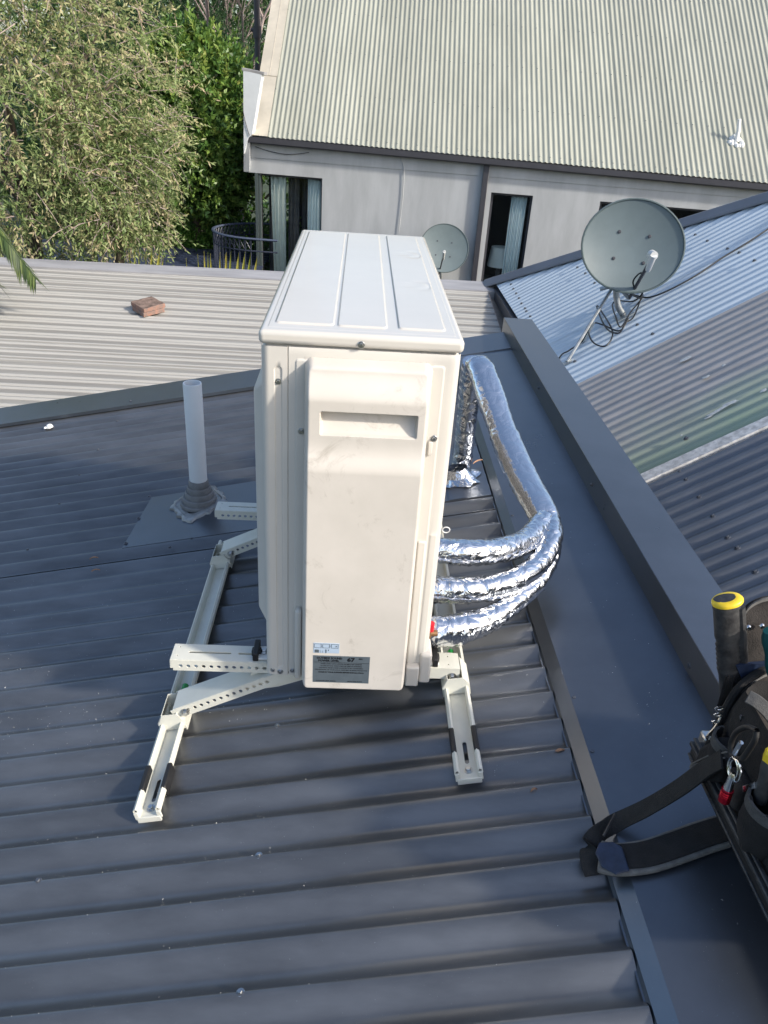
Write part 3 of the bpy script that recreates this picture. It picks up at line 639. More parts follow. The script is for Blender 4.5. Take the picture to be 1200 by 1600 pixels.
# curved balcony
YB = 12.0; bc = Vector(PY(407, 361, YB)); ZB = bc.z; Rb = (bc-Vector(PY(329, 357, YB))).length
bal = thing('balcony', 'curved dark wrought iron balcony beside the grey house corner', 'balcony', (bc.x, bc.y, ZB-1.1))
def arc(r, z, n=28, a0=100, a1=262): return [Vector((bc.x+.05+r*math.cos(R_(a0+(a1-a0)*i/n)), bc.y+r*.92*math.sin(R_(a0+(a1-a0)*i/n)), z)) for i in range(n+1)]
top_ = [Vector((bc.x+.25, bc.y+Rb*.9, ZB))]+arc(Rb, ZB)+[Vector((bc.x+.35, bc.y-Rb*.95, ZB))]
mb = MB().tube(top_, .030, 8, flat=.6); obj('handrail', mb, mat('iron_rail_paint', (.08, .10, .15), .35), bal)
mb = MB()
for z in (ZB-.18, ZB-.95): mb.tube([p+Vector((0, 0, z-ZB)) for p in top_], .012, 6)
mb.prism([p+Vector((0, 0, -1.05)) for p in top_], (0, 0, -.1)); obj('lower_rails', mb, M['iron'], bal)
bmesh_ = MB(); bmesh_.cyl((0, 0, -.95), (0, 0, -.0), .008, 6); bal_me = mesh_from('baluster', bmesh_); bal_me.materials.append(M['iron'])
for p in arc(Rb, ZB, 24): inst('baluster', bal_me, Matrix.Translation(p), bal)
mb = MB(); ar = arc(Rb, ZB-.09, 24)
for i in range(0, 24):
    mb.tube([ar[i]+Vector((0, 0, .08)), ar[i+1]-Vector((0, 0, .08))], .006, 4); mb.tube([ar[i]-Vector((0, 0, .08)), ar[i+1]+Vector((0, 0, .08))], .006, 4)
obj('scroll_band', mb, M['iron'], bal)
# lamp pole behind the barge
pb = PY(402, 60, 16)
mb = MB(); mb.tube([(pb[0], 16, -4.6), (pb[0], 16, 3.0)], .055, 10); mb.tube([(pb[0], 16, pb[2]+.10), (pb[0]-.12, 16, pb[2]+.14)], .03, 8); mb.tube([(pb[0], 16, pb[2]), (pb[0], 16, pb[2]+.2)], .08, 10)
tag(obj('pole', mb, M['gutter']), 'dark slim pole rising beside the beige roof edge', 'pole')

# ---------------------------------------------------------------- VEGETATION
def leaf_mesh(name, P, D, Nn, L, Wd, tint):
    """P base points, D directions, Nn width directions; each leaf a bent diamond of two quads' worth"""
    n = len(P); P = P.astype(np.float32); L = L[:, None]; Wd = Wd[:, None]
    mid = P+D*L*.45; up = np.cross(D, Nn)
    V = np.stack([P, mid+Nn*Wd*.5-up*L*.04, P+D*L-up*L*.12, mid-Nn*Wd*.5-up*L*.04], 1).reshape(-1, 3).astype(np.float32)
    me = bpy.data.meshes.new(name); me.vertices.add(4*n); me.vertices.foreach_set('co', V.ravel())
    me.loops.add(4*n); me.loops.foreach_set('vertex_index', np.arange(4*n, dtype=np.int32))
    me.polygons.add(n); me.polygons.foreach_set('loop_start', np.arange(0, 4*n, 4, dtype=np.int32))
    try: me.polygons.foreach_set('loop_total', np.full(n, 4, np.int32))
    except Exception: pass
    at = me.attributes.new('tint', 'FLOAT', 'FACE'); at.data.foreach_set('value', tint.astype(np.float32)); me.update(calc_edges=True); me.validate(); return me
def unit(a): return a/np.maximum(1e-9, np.linalg.norm(a, axis=1, keepdims=True))
def crown(c, rad, n_tw, leaves, tw_len, droop, L, Wd, shell=.55, rough=.25, seed=1, tint_c=.5, tint_s=.25, lumps=14, back=True):
    r = np.random.default_rng(seed); d = unit(r.normal(size=(n_tw, 3)))
    if back:
        tocam = unit((CAM-np.array(c))[None])[0]; keep = d@tocam > -.35; d = d[keep]
    n_tw = len(d); lump = unit(r.normal(size=(lumps, 3))); la = np.max(d@lump.T, axis=1)
    rr = (shell+(1-shell)*r.random(n_tw)**.6)*(1-rough+rough*1.6*np.clip((la-.55)/.45, 0, 1))
    B = np.array(c)+d*np.array(rad)*rr[:, None]
    T_ = unit(d*.55+r.normal(size=(n_tw, 3))*.55+np.array([0, 0, -droop])); ln = tw_len*(.5+r.random(n_tw))
    k = leaves; s = np.tile(np.arange(k)/k, n_tw); idx = np.repeat(np.arange(n_tw), k)
    sag = np.zeros((n_tw*k, 3)); sag[:, 2] = -(s**2)*ln[idx]*droop*.5
    P = B[idx]+T_[idx]*(s*ln[idx])[:, None]+sag
    D = unit(T_[idx]*.7+r.normal(size=(n_tw*k, 3))*.6+np.array([0, 0, -droop*.6])); W_ = unit(np.cross(D, r.normal(size=(n_tw*k, 3))))
    tw_t = tint_c+tint_s*r.normal(size=n_tw); ti = np.clip(tw_t[idx]+.12*r.normal(size=n_tw*k), 0, 1)
    me = leaf_mesh('crown', P, D, W_, L*(.6+.7*r.random(n_tw*k)), Wd*(.7+.6*r.random(n_tw*k)), ti)
    return me, B, T_, ln
def twigs(B, T_, ln, droop, every=3, rad=.006):
    mb = MB()
    for i in range(0, len(B), every):
        b = B[i]; t = T_[i]*ln[i]; mb.tube([b-T_[i]*.15*ln[i], b+t*.5, b+t+np.array([0, 0, -droop*.4*ln[i]])], [rad, rad*.7, rad*.3], 3, cap=False)
    return mb
def tree(name, label, cat, c, rad, base_z, leafm, barkm, group=None, limbs=7, tw=None, seed=1, trunk_r=.14, **kw):
    c = Vector(c); t = thing(name, label, cat, (c.x, c.y, base_z), group)
    me, B, T_, ln = crown(tuple(c), rad, seed=seed, **kw); me.materials.append(leafm); obj('crown', me, None, t, kind='stuff')
    mb = MB(); fork = Vector((c.x, c.y, c.z-rad[2]*.55)); mb.tube(catmull([(c.x+.1, c.y, base_z), (c.x-.06, c.y+.05, (base_z+fork.z)/2), tuple(fork)]), [trunk_r*(1-.3*i/16) for i in range(17)], 10)
    rr = random.Random(seed)
    for i in range(limbs):
        a = 2*math.pi*i/limbs+rr.random(); e = Vector((math.cos(a)*rad[0]*.7, math.sin(a)*rad[1]*.7, rad[2]*rr.uniform(-.3, .6)))
        mb.tube(catmull([tuple(fork), tuple(fork.lerp(c+e, .5)+Vector((0, 0, .15))), tuple(c+e)], 4), [trunk_r*.5*(1-.85*j/8) for j in range(9)], 6)
    obj('trunk', mb, barkm, t)
    if tw: obj('twigs', twigs(B, T_, ln, kw.get('droop', .3), tw), M['bark_pale'], t, kind='stuff')
    return t
olive = leaf_mat('olive_foliage', [(.10, .16, .05), (.18, .25, .09), (.28, .34, .14), (.40, .39, .20), (.46, .37, .24)], .5)
glossy = leaf_mat('glossy_foliage', [(.04, .09, .025), (.09, .18, .04), (.19, .29, .06), (.30, .33, .09)], .38)
conif = leaf_mat('conifer_foliage', [(.025, .06, .03), (.05, .11, .045), (.085, .16, .06)], .6)
hedgem = leaf_mat('hedge_foliage', [(.05, .12, .025), (.11, .24, .04), (.19, .34, .07)], .45)
tree('peppery_tree', 'large drooping olive-brown tree at left with fine narrow leaves', 'tree', PY(22, 170, 9.2), (1.72, 1.7, 2.0), -4.6, olive, M['bark'], tw=4, seed=3, limbs=9,
     n_tw=5600, leaves=16, tw_len=.32, droop=.32, L=.068, Wd=.019, shell=.35, rough=.42, tint_c=.52, tint_s=.25, lumps=26)
tree('peppery_tree', 'smaller drooping olive tree reaching right towards the curved balcony', 'tree', PY(175, 270, 8.9), (.62, .8, .85), -4.6, olive, M['bark'], tw=3, seed=13, limbs=6, trunk_r=.08,
     n_tw=1500, leaves=18, tw_len=.30, droop=.35, L=.068, Wd=.019, shell=.3, rough=.6, tint_c=.40, tint_s=.25, lumps=12)
tree('evergreen_tree', 'dense dark green tree with yellowish shoots between the big tree and the grey house', 'tree', PY(300, 212, 13.1), (1.02, .75, 1.30), -4.6, glossy, M['bark'], seed=5,
     n_tw=4200, leaves=14, tw_len=.22, droop=-.25, L=.10, Wd=.045, shell=.55, rough=.35, tint_c=.42, tint_s=.2, lumps=40)
tree('evergreen_tree', 'lower dark evergreen tree half hidden behind the drooping tree', 'tree', PY(215, 300, 14.5), (1.6, 1.4, 1.7), -4.6, glossy, M['bark'], seed=6,
     n_tw=2600, leaves=14, tw_len=.22, droop=-.2, L=.10, Wd=.045, shell=.55, rough=.35, tint_c=.30, tint_s=.18, lumps=30)
tree('conifer_tree', 'tall dark conifer behind the other trees at the top of the view', 'tree', PY(300, 30, 21), (2.6, 2.0, 3.2), -4.6, conif, M['bark'], seed=8,
     n_tw=5200, leaves=18, tw_len=.55, droop=-.4, L=.13, Wd=.022, shell=.45, rough=.35, tint_c=.5, tint_s=.22, lumps=50)
tree('conifer_tree', 'second dark conifer far behind the drooping tree at upper left', 'tree', PY(120, 60, 22), (3.4, 2.0, 3.6), -4.6, conif, M['bark'], seed=9,
     n_tw=4200, leaves=14, tw_len=.55, droop=-.3, L=.15, Wd=.03, shell=.45, rough=.3, tint_c=.4, tint_s=.2, lumps=50)
tree('broad_tree', 'broad dark tree closing the view behind the hedge', 'tree', PY(330, 250, 26), (6.0, 2.0, 5.0), -4.6, glossy, M['bark'], seed=10,
     n_tw=6000, leaves=12, tw_len=.5, droop=0, L=.20, Wd=.10, shell=.5, rough=.25, tint_c=.2, tint_s=.15, lumps=60)
# bare tree
def bare(name, label, base, ht, seed):
    rr = random.Random(seed); mb = MB(); base = Vector(base)
    def grow(p, d, l, r, k):
        q = p+d*l; mid = p+d*l*.5+Vector((rr.uniform(-1, 1), rr.uniform(-1, 1), 0))*l*.06; mb.tube([p, mid, q], [r, r*.85, r*.7], 5, cap=False)
        if k == 0: return
        for i in range(3 if k > 1 else 4):
            nd = (d+Vector((rr.uniform(-1, 1), rr.uniform(-1, 1), rr.uniform(-.2, .7)))*.75).normalized(); grow(q if i < 2 else mid, nd, l*rr.uniform(.6, .8), r*.62, k-1)
    grow(base, Vector((0, 0, 1)), ht, .07, 6)
    t = thing(name, label, 'tree', tuple(base)); obj('trunk', mb, M['bark_pale'], t, kind='stuff'); return t
bb = PY(378, 150, 17.5); bare('bare_tree', 'leafless pinkish-grey tree beside the beige roof edge', (bb[0], bb[1], -4.6), 3.9, 4)
# hedge
def hedge():
    a = PY(228, 360, 13.4); z1 = PY(300, 338, 13.4)[2]; x1 = PY(420, 360, 13.4)[0]+.6
    r = np.random.default_rng(2); n = 42000; x0 = a[0]-1.0
    P = np.stack([r.uniform(x0, x1, n), 13.6+r.uniform(-.55, .5, n), r.uniform(-3.6, z1, n)], 1); P[:, 2] += .06*np.sin(P[:, 0]*9)+.05*r.normal(size=n)
    fr = r.random(n) < .6; P[fr, 1] = 13.05+.06*np.sin(P[fr, 0]*7+P[fr, 2]*9)+.05*r.normal(size=fr.sum())
    D = unit(r.normal(size=(n, 3))*.7+np.array([0, -.5, .5])); W_ = unit(np.cross(D, r.normal(size=(n, 3))))
    me = leaf_mesh('foliage', P, D, W_, .075*(.6+.7*r.random(n)), .045*(.7+.5*r.random(n)), np.clip(.5+.22*r.normal(size=n), 0, 1)); me.materials.append(hedgem)
    t = thing('hedge', 'clipped green hedge behind the navy shed roof', 'hedge', ((x0+x1)/2, 13.6, -4.6)); obj('foliage', me, None, t, kind='stuff')
    mb = MB()
    for i in range(14):
        x = x0+(x1-x0)*i/13; mb.tube([(x, 13.6, -4.6), (x+.05, 13.6, -3.0), (x-.1, 13.5, z1-.2)], [.03, .025, .01], 5)
    obj('stems', mb, M['bark'], t)
hedge()
# flax-like plants behind the pale roof
yl = leaf_mat('flax_leaf', [(.10, .15, .02), (.30, .32, .06), (.48, .42, .10)], .45)
def flax(label, pxs, Y, group):
    b = PY(pxs[0][0], 445, Y); t = thing('flax_plant', label, 'plant', (b[0], b[1], b[2]-.6), group)
    for i, (x0, x1, y1, wpx) in enumerate(pxs):
        p0 = PY(x0, 440, Y); p1 = PY(x1, y1, Y+random.uniform(-.1, .1)); p0[2] -= .5; d = Vector(p1)-Vector(p0); sd = Vector((1, .25, 0))*wpx/1200*Y*.55; mb = MB(); k = 6
        for j in range(k+1):
            s = j/k; c = Vector(p0)+d*s+Vector((0, 0, .05*s)); ww = 1.35*(1-s**3)
            mb.v += [tuple(c-sd*ww), tuple(c+Vector((0, .012, 0))), tuple(c+sd*ww)]
        mb.f = [(3*j+e, 3*j+e+1, 3*j+e+4, 3*j+e+3) for j in range(k) for e in (0, 1)]
        me = mesh_from('leaf', mb, 60); me.materials.append(yl); at = me.attributes.new('tint', 'FLOAT', 'FACE'); at.data.foreach_set('value', [random.uniform(.3, 1)]*len(me.polygons)); obj('leaf', me, None, t)
flax('yellow-green strappy plant showing over the pale roof edge near the drooping tree', [(212, 210, 398, 4), (206, 202, 394, 4), (222, 229, 402, 3), (226, 238, 396, 5), (232, 250, 398, 7), (238, 256, 407, 5), (215, 217, 396, 3)], 6.9, 'strappy plants behind the pale roof')
flax('wider yellow-green strappy plant showing over the pale roof edge by the house corner', [(297, 291, 411, 3), (315, 309, 405, 3), (322, 319, 400, 4), (330, 329, 404, 5), (341, 344, 402, 4), (348, 354, 402, 6), (352, 361, 401, 5), (362, 373, 403, 7), (368, 383, 401, 6), (376, 392, 403, 6), (384, 402, 408, 6), (325, 325, 402, 4), (356, 352, 405, 4)], 6.9, 'strappy plants behind the pale roof')
# palm fronds at left
palm = leaf_mat('palm_leaf', [(.02, .045, .012), (.06, .10, .025), (.16, .20, .06)], .4)
pt = thing('palm_tree', 'palm with drooping fronds entering the view at the left edge', 'palm', (-5.2, 5.2, -4.6))
mb = MB().tube([(-5.3, 5.4, -4.6), (-5.25, 5.3, -2), (-5.1, 5.2, -.35)], [.16, .14, .11], 12); obj('trunk', mb, M['bark'], pt)
def frond(pts, llen, seed):
    rr = random.Random(seed); cc = catmull(pts, 10); mb = MB(); mb.tube(cc, [.012*(1-.8*i/len(cc)) for i in range(len(cc))], 5); n = len(cc)
    tint = [0.3]*len(mb.f)
    for i in range(2, n):
        for sgn in (-1, 1):
            for sub in (0, .5):
                p = Vector(cc[i-1]).lerp(Vector(cc[i]), sub); t = (Vector(cc[i])-Vector(cc[i-1])).normalized(); sd = t.cross(Vector((0, 0, 1))).normalized()*sgn
                l = llen*(1-.6*abs(i/n-.45))*rr.uniform(.8, 1.1); d = (t*.75+sd*.7+Vector((0, 0, -.35-rr.random()*.5))).normalized(); e = p+d*l+Vector((0, 0, -.12*l)); m_ = p+d*l*.5; ww = t*.008
                mb.add([p-ww, p+ww, m_+ww*1.3, m_-ww*1.3, e], [(0, 1, 2, 3), (3, 2, 4)]); tint += [rr.random()]*2
    me = mesh_from('frond', mb, 30); me.materials.append(palm); at = me.attributes.new('tint', 'FLOAT', 'FACE'); at.data.foreach_set('value', tint); obj('frond', me, None, pt)
q = lambda x, y, Y: tuple(PY(x, y, Y))
c0 = (-5.1, 5.2, -.3)
frond([q(-170, 330, 5.0), q(-80, 330, 4.9), q(-5, 362, 4.8), q(35, 408, 4.75), q(56, 436, 4.7)], .20, 1)
frond([q(-170, 330, 5.0), q(-90, 300, 5.0), q(-30, 325, 5.0), q(12, 372, 5.0), q(30, 408, 5.0)], .28, 2)
frond([q(-170, 330, 5.0), q(-110, 360, 4.8), q(-50, 400, 4.7), q(-8, 440, 4.6)], .3, 3)
frond([q(-170, 330, 5.0), q(-260, 300, 5.2), q(-340, 360, 5.4)], .4, 4)

# ================================================================= OBJECTS
# ---------------------------------------------------------------- bricks on the pale roof
bp = on(232, 486, LN, LD+.016)
def brick(name, label, zoff, rot, sx_, sy_, hz, dx=0, dy=0, seed=0):
    rr = random.Random(seed); mb = MB(); F = frame((bp[0]+dx, bp[1]+dy, bp[2]+zoff), (1, 0, 0), Vector((0, 1, .13)).normalized(), Vector((0, -.13, 1)).normalized()) @ Matrix.Rotation(rot, 4, 'Z')
    k = 6
    for zi in (0, 1):
        for j in range(k+1):
            for i in range(k+1): mb.v.append(tuple(F @ Vector((-sx_/2+sx_*i/k+rr.uniform(-1, 1)*.002, -sy_/2+sy_*j/k+rr.uniform(-1, 1)*.002, (hz if zi else 0)+rr.uniform(-1, 1)*.0012))))
    q_ = (k+1)**2
    for j in range(k):
        for i in range(k): a = j*(k+1)+i; mb.f += [(a, a+k+1, a+k+2, a+1), (q_+a, q_+a+1, q_+a+k+2, q_+a+k+1)]
    for i in range(k):
        mb.f += [(i, i+1, q_+i+1, q_+i)]; a = k*(k+1)+i; mb.f += [(a+1, a, q_+a, q_+a+1)]
        a = i*(k+1); mb.f += [(a+k+1, a, q_+a, q_+a+k+1)]; a = i*(k+1)+k; mb.f += [(a, a+k+1, q_+a+k+1, q_+a)]
    o = obj(name, mb, M['brick'], smooth=30, bevel=.003)
    if seed == 2:
        o.data.materials.append(M['brick_top'])
        for p_ in o.data.polygons:
            if p_.normal.z > .8: p_.material_index = 1
    return tag(o, label, 'brick', 'bricks stacked on the pale roof')
brick('brick', 'lower reddish brick of the pair resting on the pale ribbed roof', .0, R_(43), .185, .185, .034, seed=1)
brick('brick', 'upper reddish brick with a dark weathered top, stacked on another brick', .036, R_(45), .195, .195, .034, dy=.005, seed=2)

# ---------------------------------------------------------------- vent pipe
VX, VY = -.355, 1.109; vz = zr(VX)+T
vent = thing('vent_pipe', 'upright pale grey plastic vent pipe in a grey rubber boot left of the white unit', 'pipe', (VX, VY, vz))
mb = MB(); mb.lathe([(.0295, vz), (.0295, .212), (.0285, .2145), (.0255, .2145), (.0250, .205), (.025, vz)], 40, Matrix.Translation((VX, VY, 0))); obj('pipe', mb, M['pvc'], vent, smooth=35)
FB = RM(VX, VY, T+.001)
pr = [(.066, .0), (.066, .010), (.062, .014), (.058, .013), (.057, .028), (.053, .032), (.049, .031), (.048, .046), (.044, .050), (.0405, .049), (.040, .066), (.037, .070), (.0335, .069), (.033, .092), (.0305, .094), (.0295, .088)]
mb = MB(); n = 32
for j in range(n):
    for (r, z) in pr:
        pass
mb.lathe(pr, n, Matrix.Translation((VX, VY, vz)) @ Matrix.Identity(4)); obj('boot', mb, M['boot'], vent, smooth=60)
mb = MB(); n = 48; rings = [(.112, -.002), (.108, .006), (.094, .009), (.090, .004), (.070, .005)]
for r, z in rings:
    for j in range(n):
        th = 2*math.pi*j/n; sq = 1/max(abs(math.cos(th)), abs(math.sin(th))); rr_ = r*min(sq, 1.22)*.80*(1+(.05*math.sin(j*2.3)+.04*math.sin(j*5.1) if r > .1 else 0))
        a = th+R_(45-8); mb.v.append(tuple(FB @ Vector((rr_*math.cos(a)*.92, rr_*math.sin(a)*1.15, z))))
mb.f = [(i*n+j, i*n+(j+1) % n, (i+1)*n+(j+1) % n, (i+1)*n+j) for i in range(len(rings)-1) for j in range(n)]
obj('boot_flange', mb, M['silicone'], vent, smooth=50)

# ---------------------------------------------------------------- mounting bracket
AZ = -.005                                   # top of the arms
br = thing('mounting_bracket', 'cream steel roof bracket with perforated arms under the white unit', 'bracket', (.1, .3, -.2))
def cell(mb, x0, x1, y0, y1, hole=None, Mx=None, n=24):
    """flat cell in the local xy plane, optional hole (cx, cy, r, a) = stadium of half length a"""
    if not hole: return mb.add([(x0, y0, 0), (x1, y0, 0), (x1, y1, 0), (x0, y1, 0)], [(0, 1, 2, 3)], Mx)
    cx, cy, r, a = hole; inn, outr = [], []
    angs = [-math.pi/2+2*math.pi*(k+.5)/n for k in range(n)]
    for X_, Y_ in ((x1, y0), (x1, y1), (x0, y1), (x0, y0)):
        t_ = math.atan2(Y_-cy, X_-(cx+(a if X_ > cx else -a))); angs.append(t_ if t_ > -math.pi/2 else t_+2*math.pi)
    angs = sorted(angs); n = len(angs)
    for th in angs:
        c, s = math.cos(th), math.sin(th); ox = cx+(a if c > 0 else -a); inn.append((ox+r*c, cy+r*s, 0))
        tx = ((x1 if c > 0 else x0)-ox)/c if abs(c) > 1e-6 else 1e9; ty = ((y1 if s > 0 else y0)-cy)/s if abs(s) > 1e-6 else 1e9; t = min(abs(tx), abs(ty)); outr.append((ox+t*c, cy+t*s, 0))
    mb.add(inn+outr, [(k, n+k, n+(k+1) % n, (k+1) % n) for k in range(n)], Mx)
    return mb
def strip_holes(mb, L0, L1, y0, y1, holes, Mx):
    x = L0
    for h in holes:
        half = h[3]+h[2]+.0015
        cell(mb, x, h[0]-half, y0, y1, None, Mx); cell(mb, h[0]-half, h[0]+half, y0, y1, h, Mx); x = h[0]+half
    cell(mb, x, L1, y0, y1, None, Mx)
def solid(o, th=.0024, off=0):
    import bmesh
    b_ = bmesh.new(); b_.from_mesh(o.data); bmesh.ops.remove_doubles(b_, verts=b_.verts, dist=.00005); b_.to_mesh(o.data); b_.free()
    o.data.polygons.foreach_set('use_smooth', [False]*len(o.data.polygons))
    s = o.modifiers.new('thickness', 'SOLIDIFY'); s.thickness = th; s.offset = off; return o
def channel(mb, A, B, Y0, Y1, hgt, top_holes, web_holes):
    """inverted U channel from A to B in the xz plane; the webs hang below"""
    A, B = Vector((A[0], 0, A[1])), Vector((B[0], 0, B[1])); u = (B-A).normalized(); L_ = (B-A).length; wv = Vector((-u.z, 0, u.x))
    if wv.z < 0: wv = -wv
    yc = (Y0+Y1)/2
    strip_holes(mb, 0, L_, Y0, Y1, [(h[0], h[1]+yc, h[2], h[3]) for h in top_holes], frame(A, u, (0, 1, 0), wv))
    for Y in (Y0, Y1): strip_holes(mb, 0, L_, -hgt, 0, [(h, -hgt*.52, .0043, 0) for h in web_holes], frame(A+Vector((0, Y, 0)), u, wv, (0, -1, 0)))
bolt_mb = MB(); bolt_mb.lathe([(.0001, .0015), (.0095, .0015), (.0095, 0)], 16); bolt_mb.lathe([(.0001, .008), (.0055, .008), (.0065, .007), (.0065, .0015)], 6); BOLT = mesh_from('bolt', bolt_mb, 30); BOLT.materials.append(M['bolt'])
FY = frame((0, 0, 0), (1, 0, 0), (0, 0, 1), (0, -1, 0))
for (Y0, Y1, XL) in ((.040, .092, -.207), (.683, .735, -.222)):
    mb = MB()
    tops = [(.012, .015, .0018, 0), (.024, -.012, .0018, 0), (.082, 0, .0030, .044), (.178, 0, .0030, .026)]
    webs = [.022+.0160*i for i in range(22)]
    channel(mb, (XL, AZ), (.408, AZ), Y0, Y1, .027, [], []) if False else None
    A_ = Vector((XL, 0, AZ)); L_ = .408-XL; yc = (Y0+Y1)/2
    # top plate: holes side by side need their own lanes
    Ft = frame(A_, (1, 0, 0), (0, 1, 0), (0, 0, 1))
    cell(mb, 0, .007, Y0, Y1, None, Ft); cell(mb, .007, .020, Y0, yc, (.0125, yc-.012, .0018, 0), Ft); cell(mb, .007, .020, yc, Y1, (.0135, yc+.016, .0018, 0), Ft)
    strip_holes(mb, .020, L_-.040, Y0, Y1, [(.080, yc, .0030, .042), (.172, yc, .0030, .030), (.30, yc, .003, .03), (.40, yc, .003, .03), (L_-.075, yc, .0055, .010)], Ft)
    cell(mb, L_-.040, L_-.012, Y0, yc, (L_-.024, yc-.013, .0018, 0), Ft); cell(mb, L_-.040, L_-.012, yc, Y1, (L_-.024, yc+.013, .0018, 0), Ft); cell(mb, L_-.012, L_, Y0, Y1, None, Ft)
    for Y in (Y0, Y1): strip_holes(mb, .006, L_, -.027, 0, [(h, -.0145, .0042, 0) for h in webs if h < L_-.1], frame(A_+Vector((0, Y, 0)), (1, 0, 0), (0, 0, 1), (0, -1, 0)))
    cell(mb, Y0, Y1, -.020, 0, None, frame(A_, (0, 1, 0), (0, 0, 1), (1, 0, 0)))
    cell(mb, .0, .006, -.021, 0, None, frame(A_+Vector((0, Y0, 0)), (1, 0, 0), (0, 0, 1), (0, -1, 0)))
    solid(obj('arm', mb, M['frame'], br, smooth=30))
    # strut
    mb = MB(); a = Vector((-.208, Y0-.010, -.149)); b = Vector((.045, Y0-.010, -.022)); u = (b-a).normalized(); wv = Vector((-u.z, 0, u.x)); L_ = (b-a).length
    strip_holes(mb, 0, L_, .0, .060, [], frame(a+Vector((0, 0, .012)), u, (0, 1, 0), wv))
    for Y in (0, .060): strip_holes(mb, -.006, L_, -.026, 0, [(.032+.0160*i, -.012, .0042, 0) for i in range(13)], frame(a+Vector((0, Y, .012)), u, wv, (0, -1, 0)))
    solid(obj('strut', mb, M['frame'], br, smooth=30))
    mb = MB(); mb.prism([(-.03, Y0+.012, AZ-.010), (.13, Y0+.012, AZ-.010), (.13, Y0+.012, AZ-.030), (.02, Y0+.012, AZ-.075), (-.055, Y0+.012, AZ-.092)], (0, .002, 0))
    obj('gusset', mb, M['frame'], br)
    inst('bolt', BOLT, FY.copy() if False else frame((-.181, Y0-.0115, -.140), (1, 0, 0), (0, 0, 1), (0, -1, 0)), br)
    inst('bolt', BOLT, frame((.392, Y0-.0015, AZ-.019), (1, 0, 0), (0, 0, 1), (0, -1, 0)), br)
# rails
for RX, Yf in ((-.205, .80), (.408, .80)):
    base = RM(RX, 0, .0118); Y_0 = -.203
    mb = MB(); w2 = .0175; h_ = .019
    Fb = base @ Matrix.Rotation(math.pi/2, 4, 'Z')      # local x -> along +Y
    strip_holes(mb, Y_0, Yf, -w2, w2, [(Y_0+.062, 0, .0042, .024)], Fb)
    prof_ = [(w2, 0), (w2+.001, h_), (w2+.004, h_+.003), (w2+.008, h_), (w2+.009, h_-.007)]
    for sgn in (-1, 1):
        for cut in ((Y_0, Y_0+.036, h_), (Y_0+.036, Yf, h_)):
            k = len(prof_); vs = [base @ Vector((sgn*x, y, z)) for y in (cut[0], cut[1]) for x, z in prof_]
            mb.add([tuple(v) for v in vs], [(i, i+1, k+i+1, k+i) for i in range(k-1)])
    solid(obj('rail', mb, M['frame'], br, smooth=40), .002)
    mb = MB(); mb.box(-w2-.006, w2+.006, Y_0-.004, Y_0+.001, -.012, .002, base); mb.box(-w2-.009, -w2, Y_0-.003, Y_0+.002, -.004, h_-.004, base); mb.box(w2, w2+.009, Y_0-.003, Y_0+.002, -.004, h_-.004, base); obj('end_lip', mb, M['frame'], br, bevel=.001)
    for sgn in (-1, 1):
        mb = MB(); mb.box(sgn*(w2+.0050)-.0055, sgn*(w2+.0050)+.0055, Y_0+.048, Y_0+.112, -.004, h_+.0045, base); obj('rubber_clip', mb, M['black'], br, bevel=.003)
    inst('bolt', BOLT, base @ Matrix.Translation((0, Y_0+.018, .001)) @ Matrix.Scale(.9, 4), br)
    mb = MB(); mb.box(-w2+.004, w2-.004, .125, .155, .001, .004, base); obj('level_holder', mb, M['frame'], br)
    mb = MB(); mb.cyl(base @ Vector((0, .122, .009)), base @ Vector((0, .158, .009)), .0075, 14); obj('bubble_level', mb, M['green'], br)
    # saddles
    for Y in (.030, .672):
        mb = MB(); ww = w2+.0115; up = .046
        for yy in (Y-.006, Y+.062):
            mb.add([tuple(base @ Vector(p)) for p in ((-ww, yy, .004), (ww, yy, .004), (ww, yy, .022), (.016, yy, up), (-.016, yy, up), (-ww, yy, .022))], [tuple(range(6))])
        for sgn in (-1, 1): mb.add([tuple(base @ Vector(p)) for p in ((sgn*ww, Y-.006, -.002), (sgn*ww, Y+.062, -.002), (sgn*ww, Y+.062, .024), (sgn*ww, Y-.006, .024))], [(0, 1, 2, 3)])
        for sgn in (-1, 1): mb.add([tuple(base @ Vector(p)) for p in ((sgn*ww, Y-.006, .024), (sgn*ww, Y+.062, .024), (sgn*.016, Y+.062, up), (sgn*.016, Y-.006, up))], [(0, 1, 2, 3)])
        solid(obj('saddle', mb, M['frame'], br, smooth=20), .002)

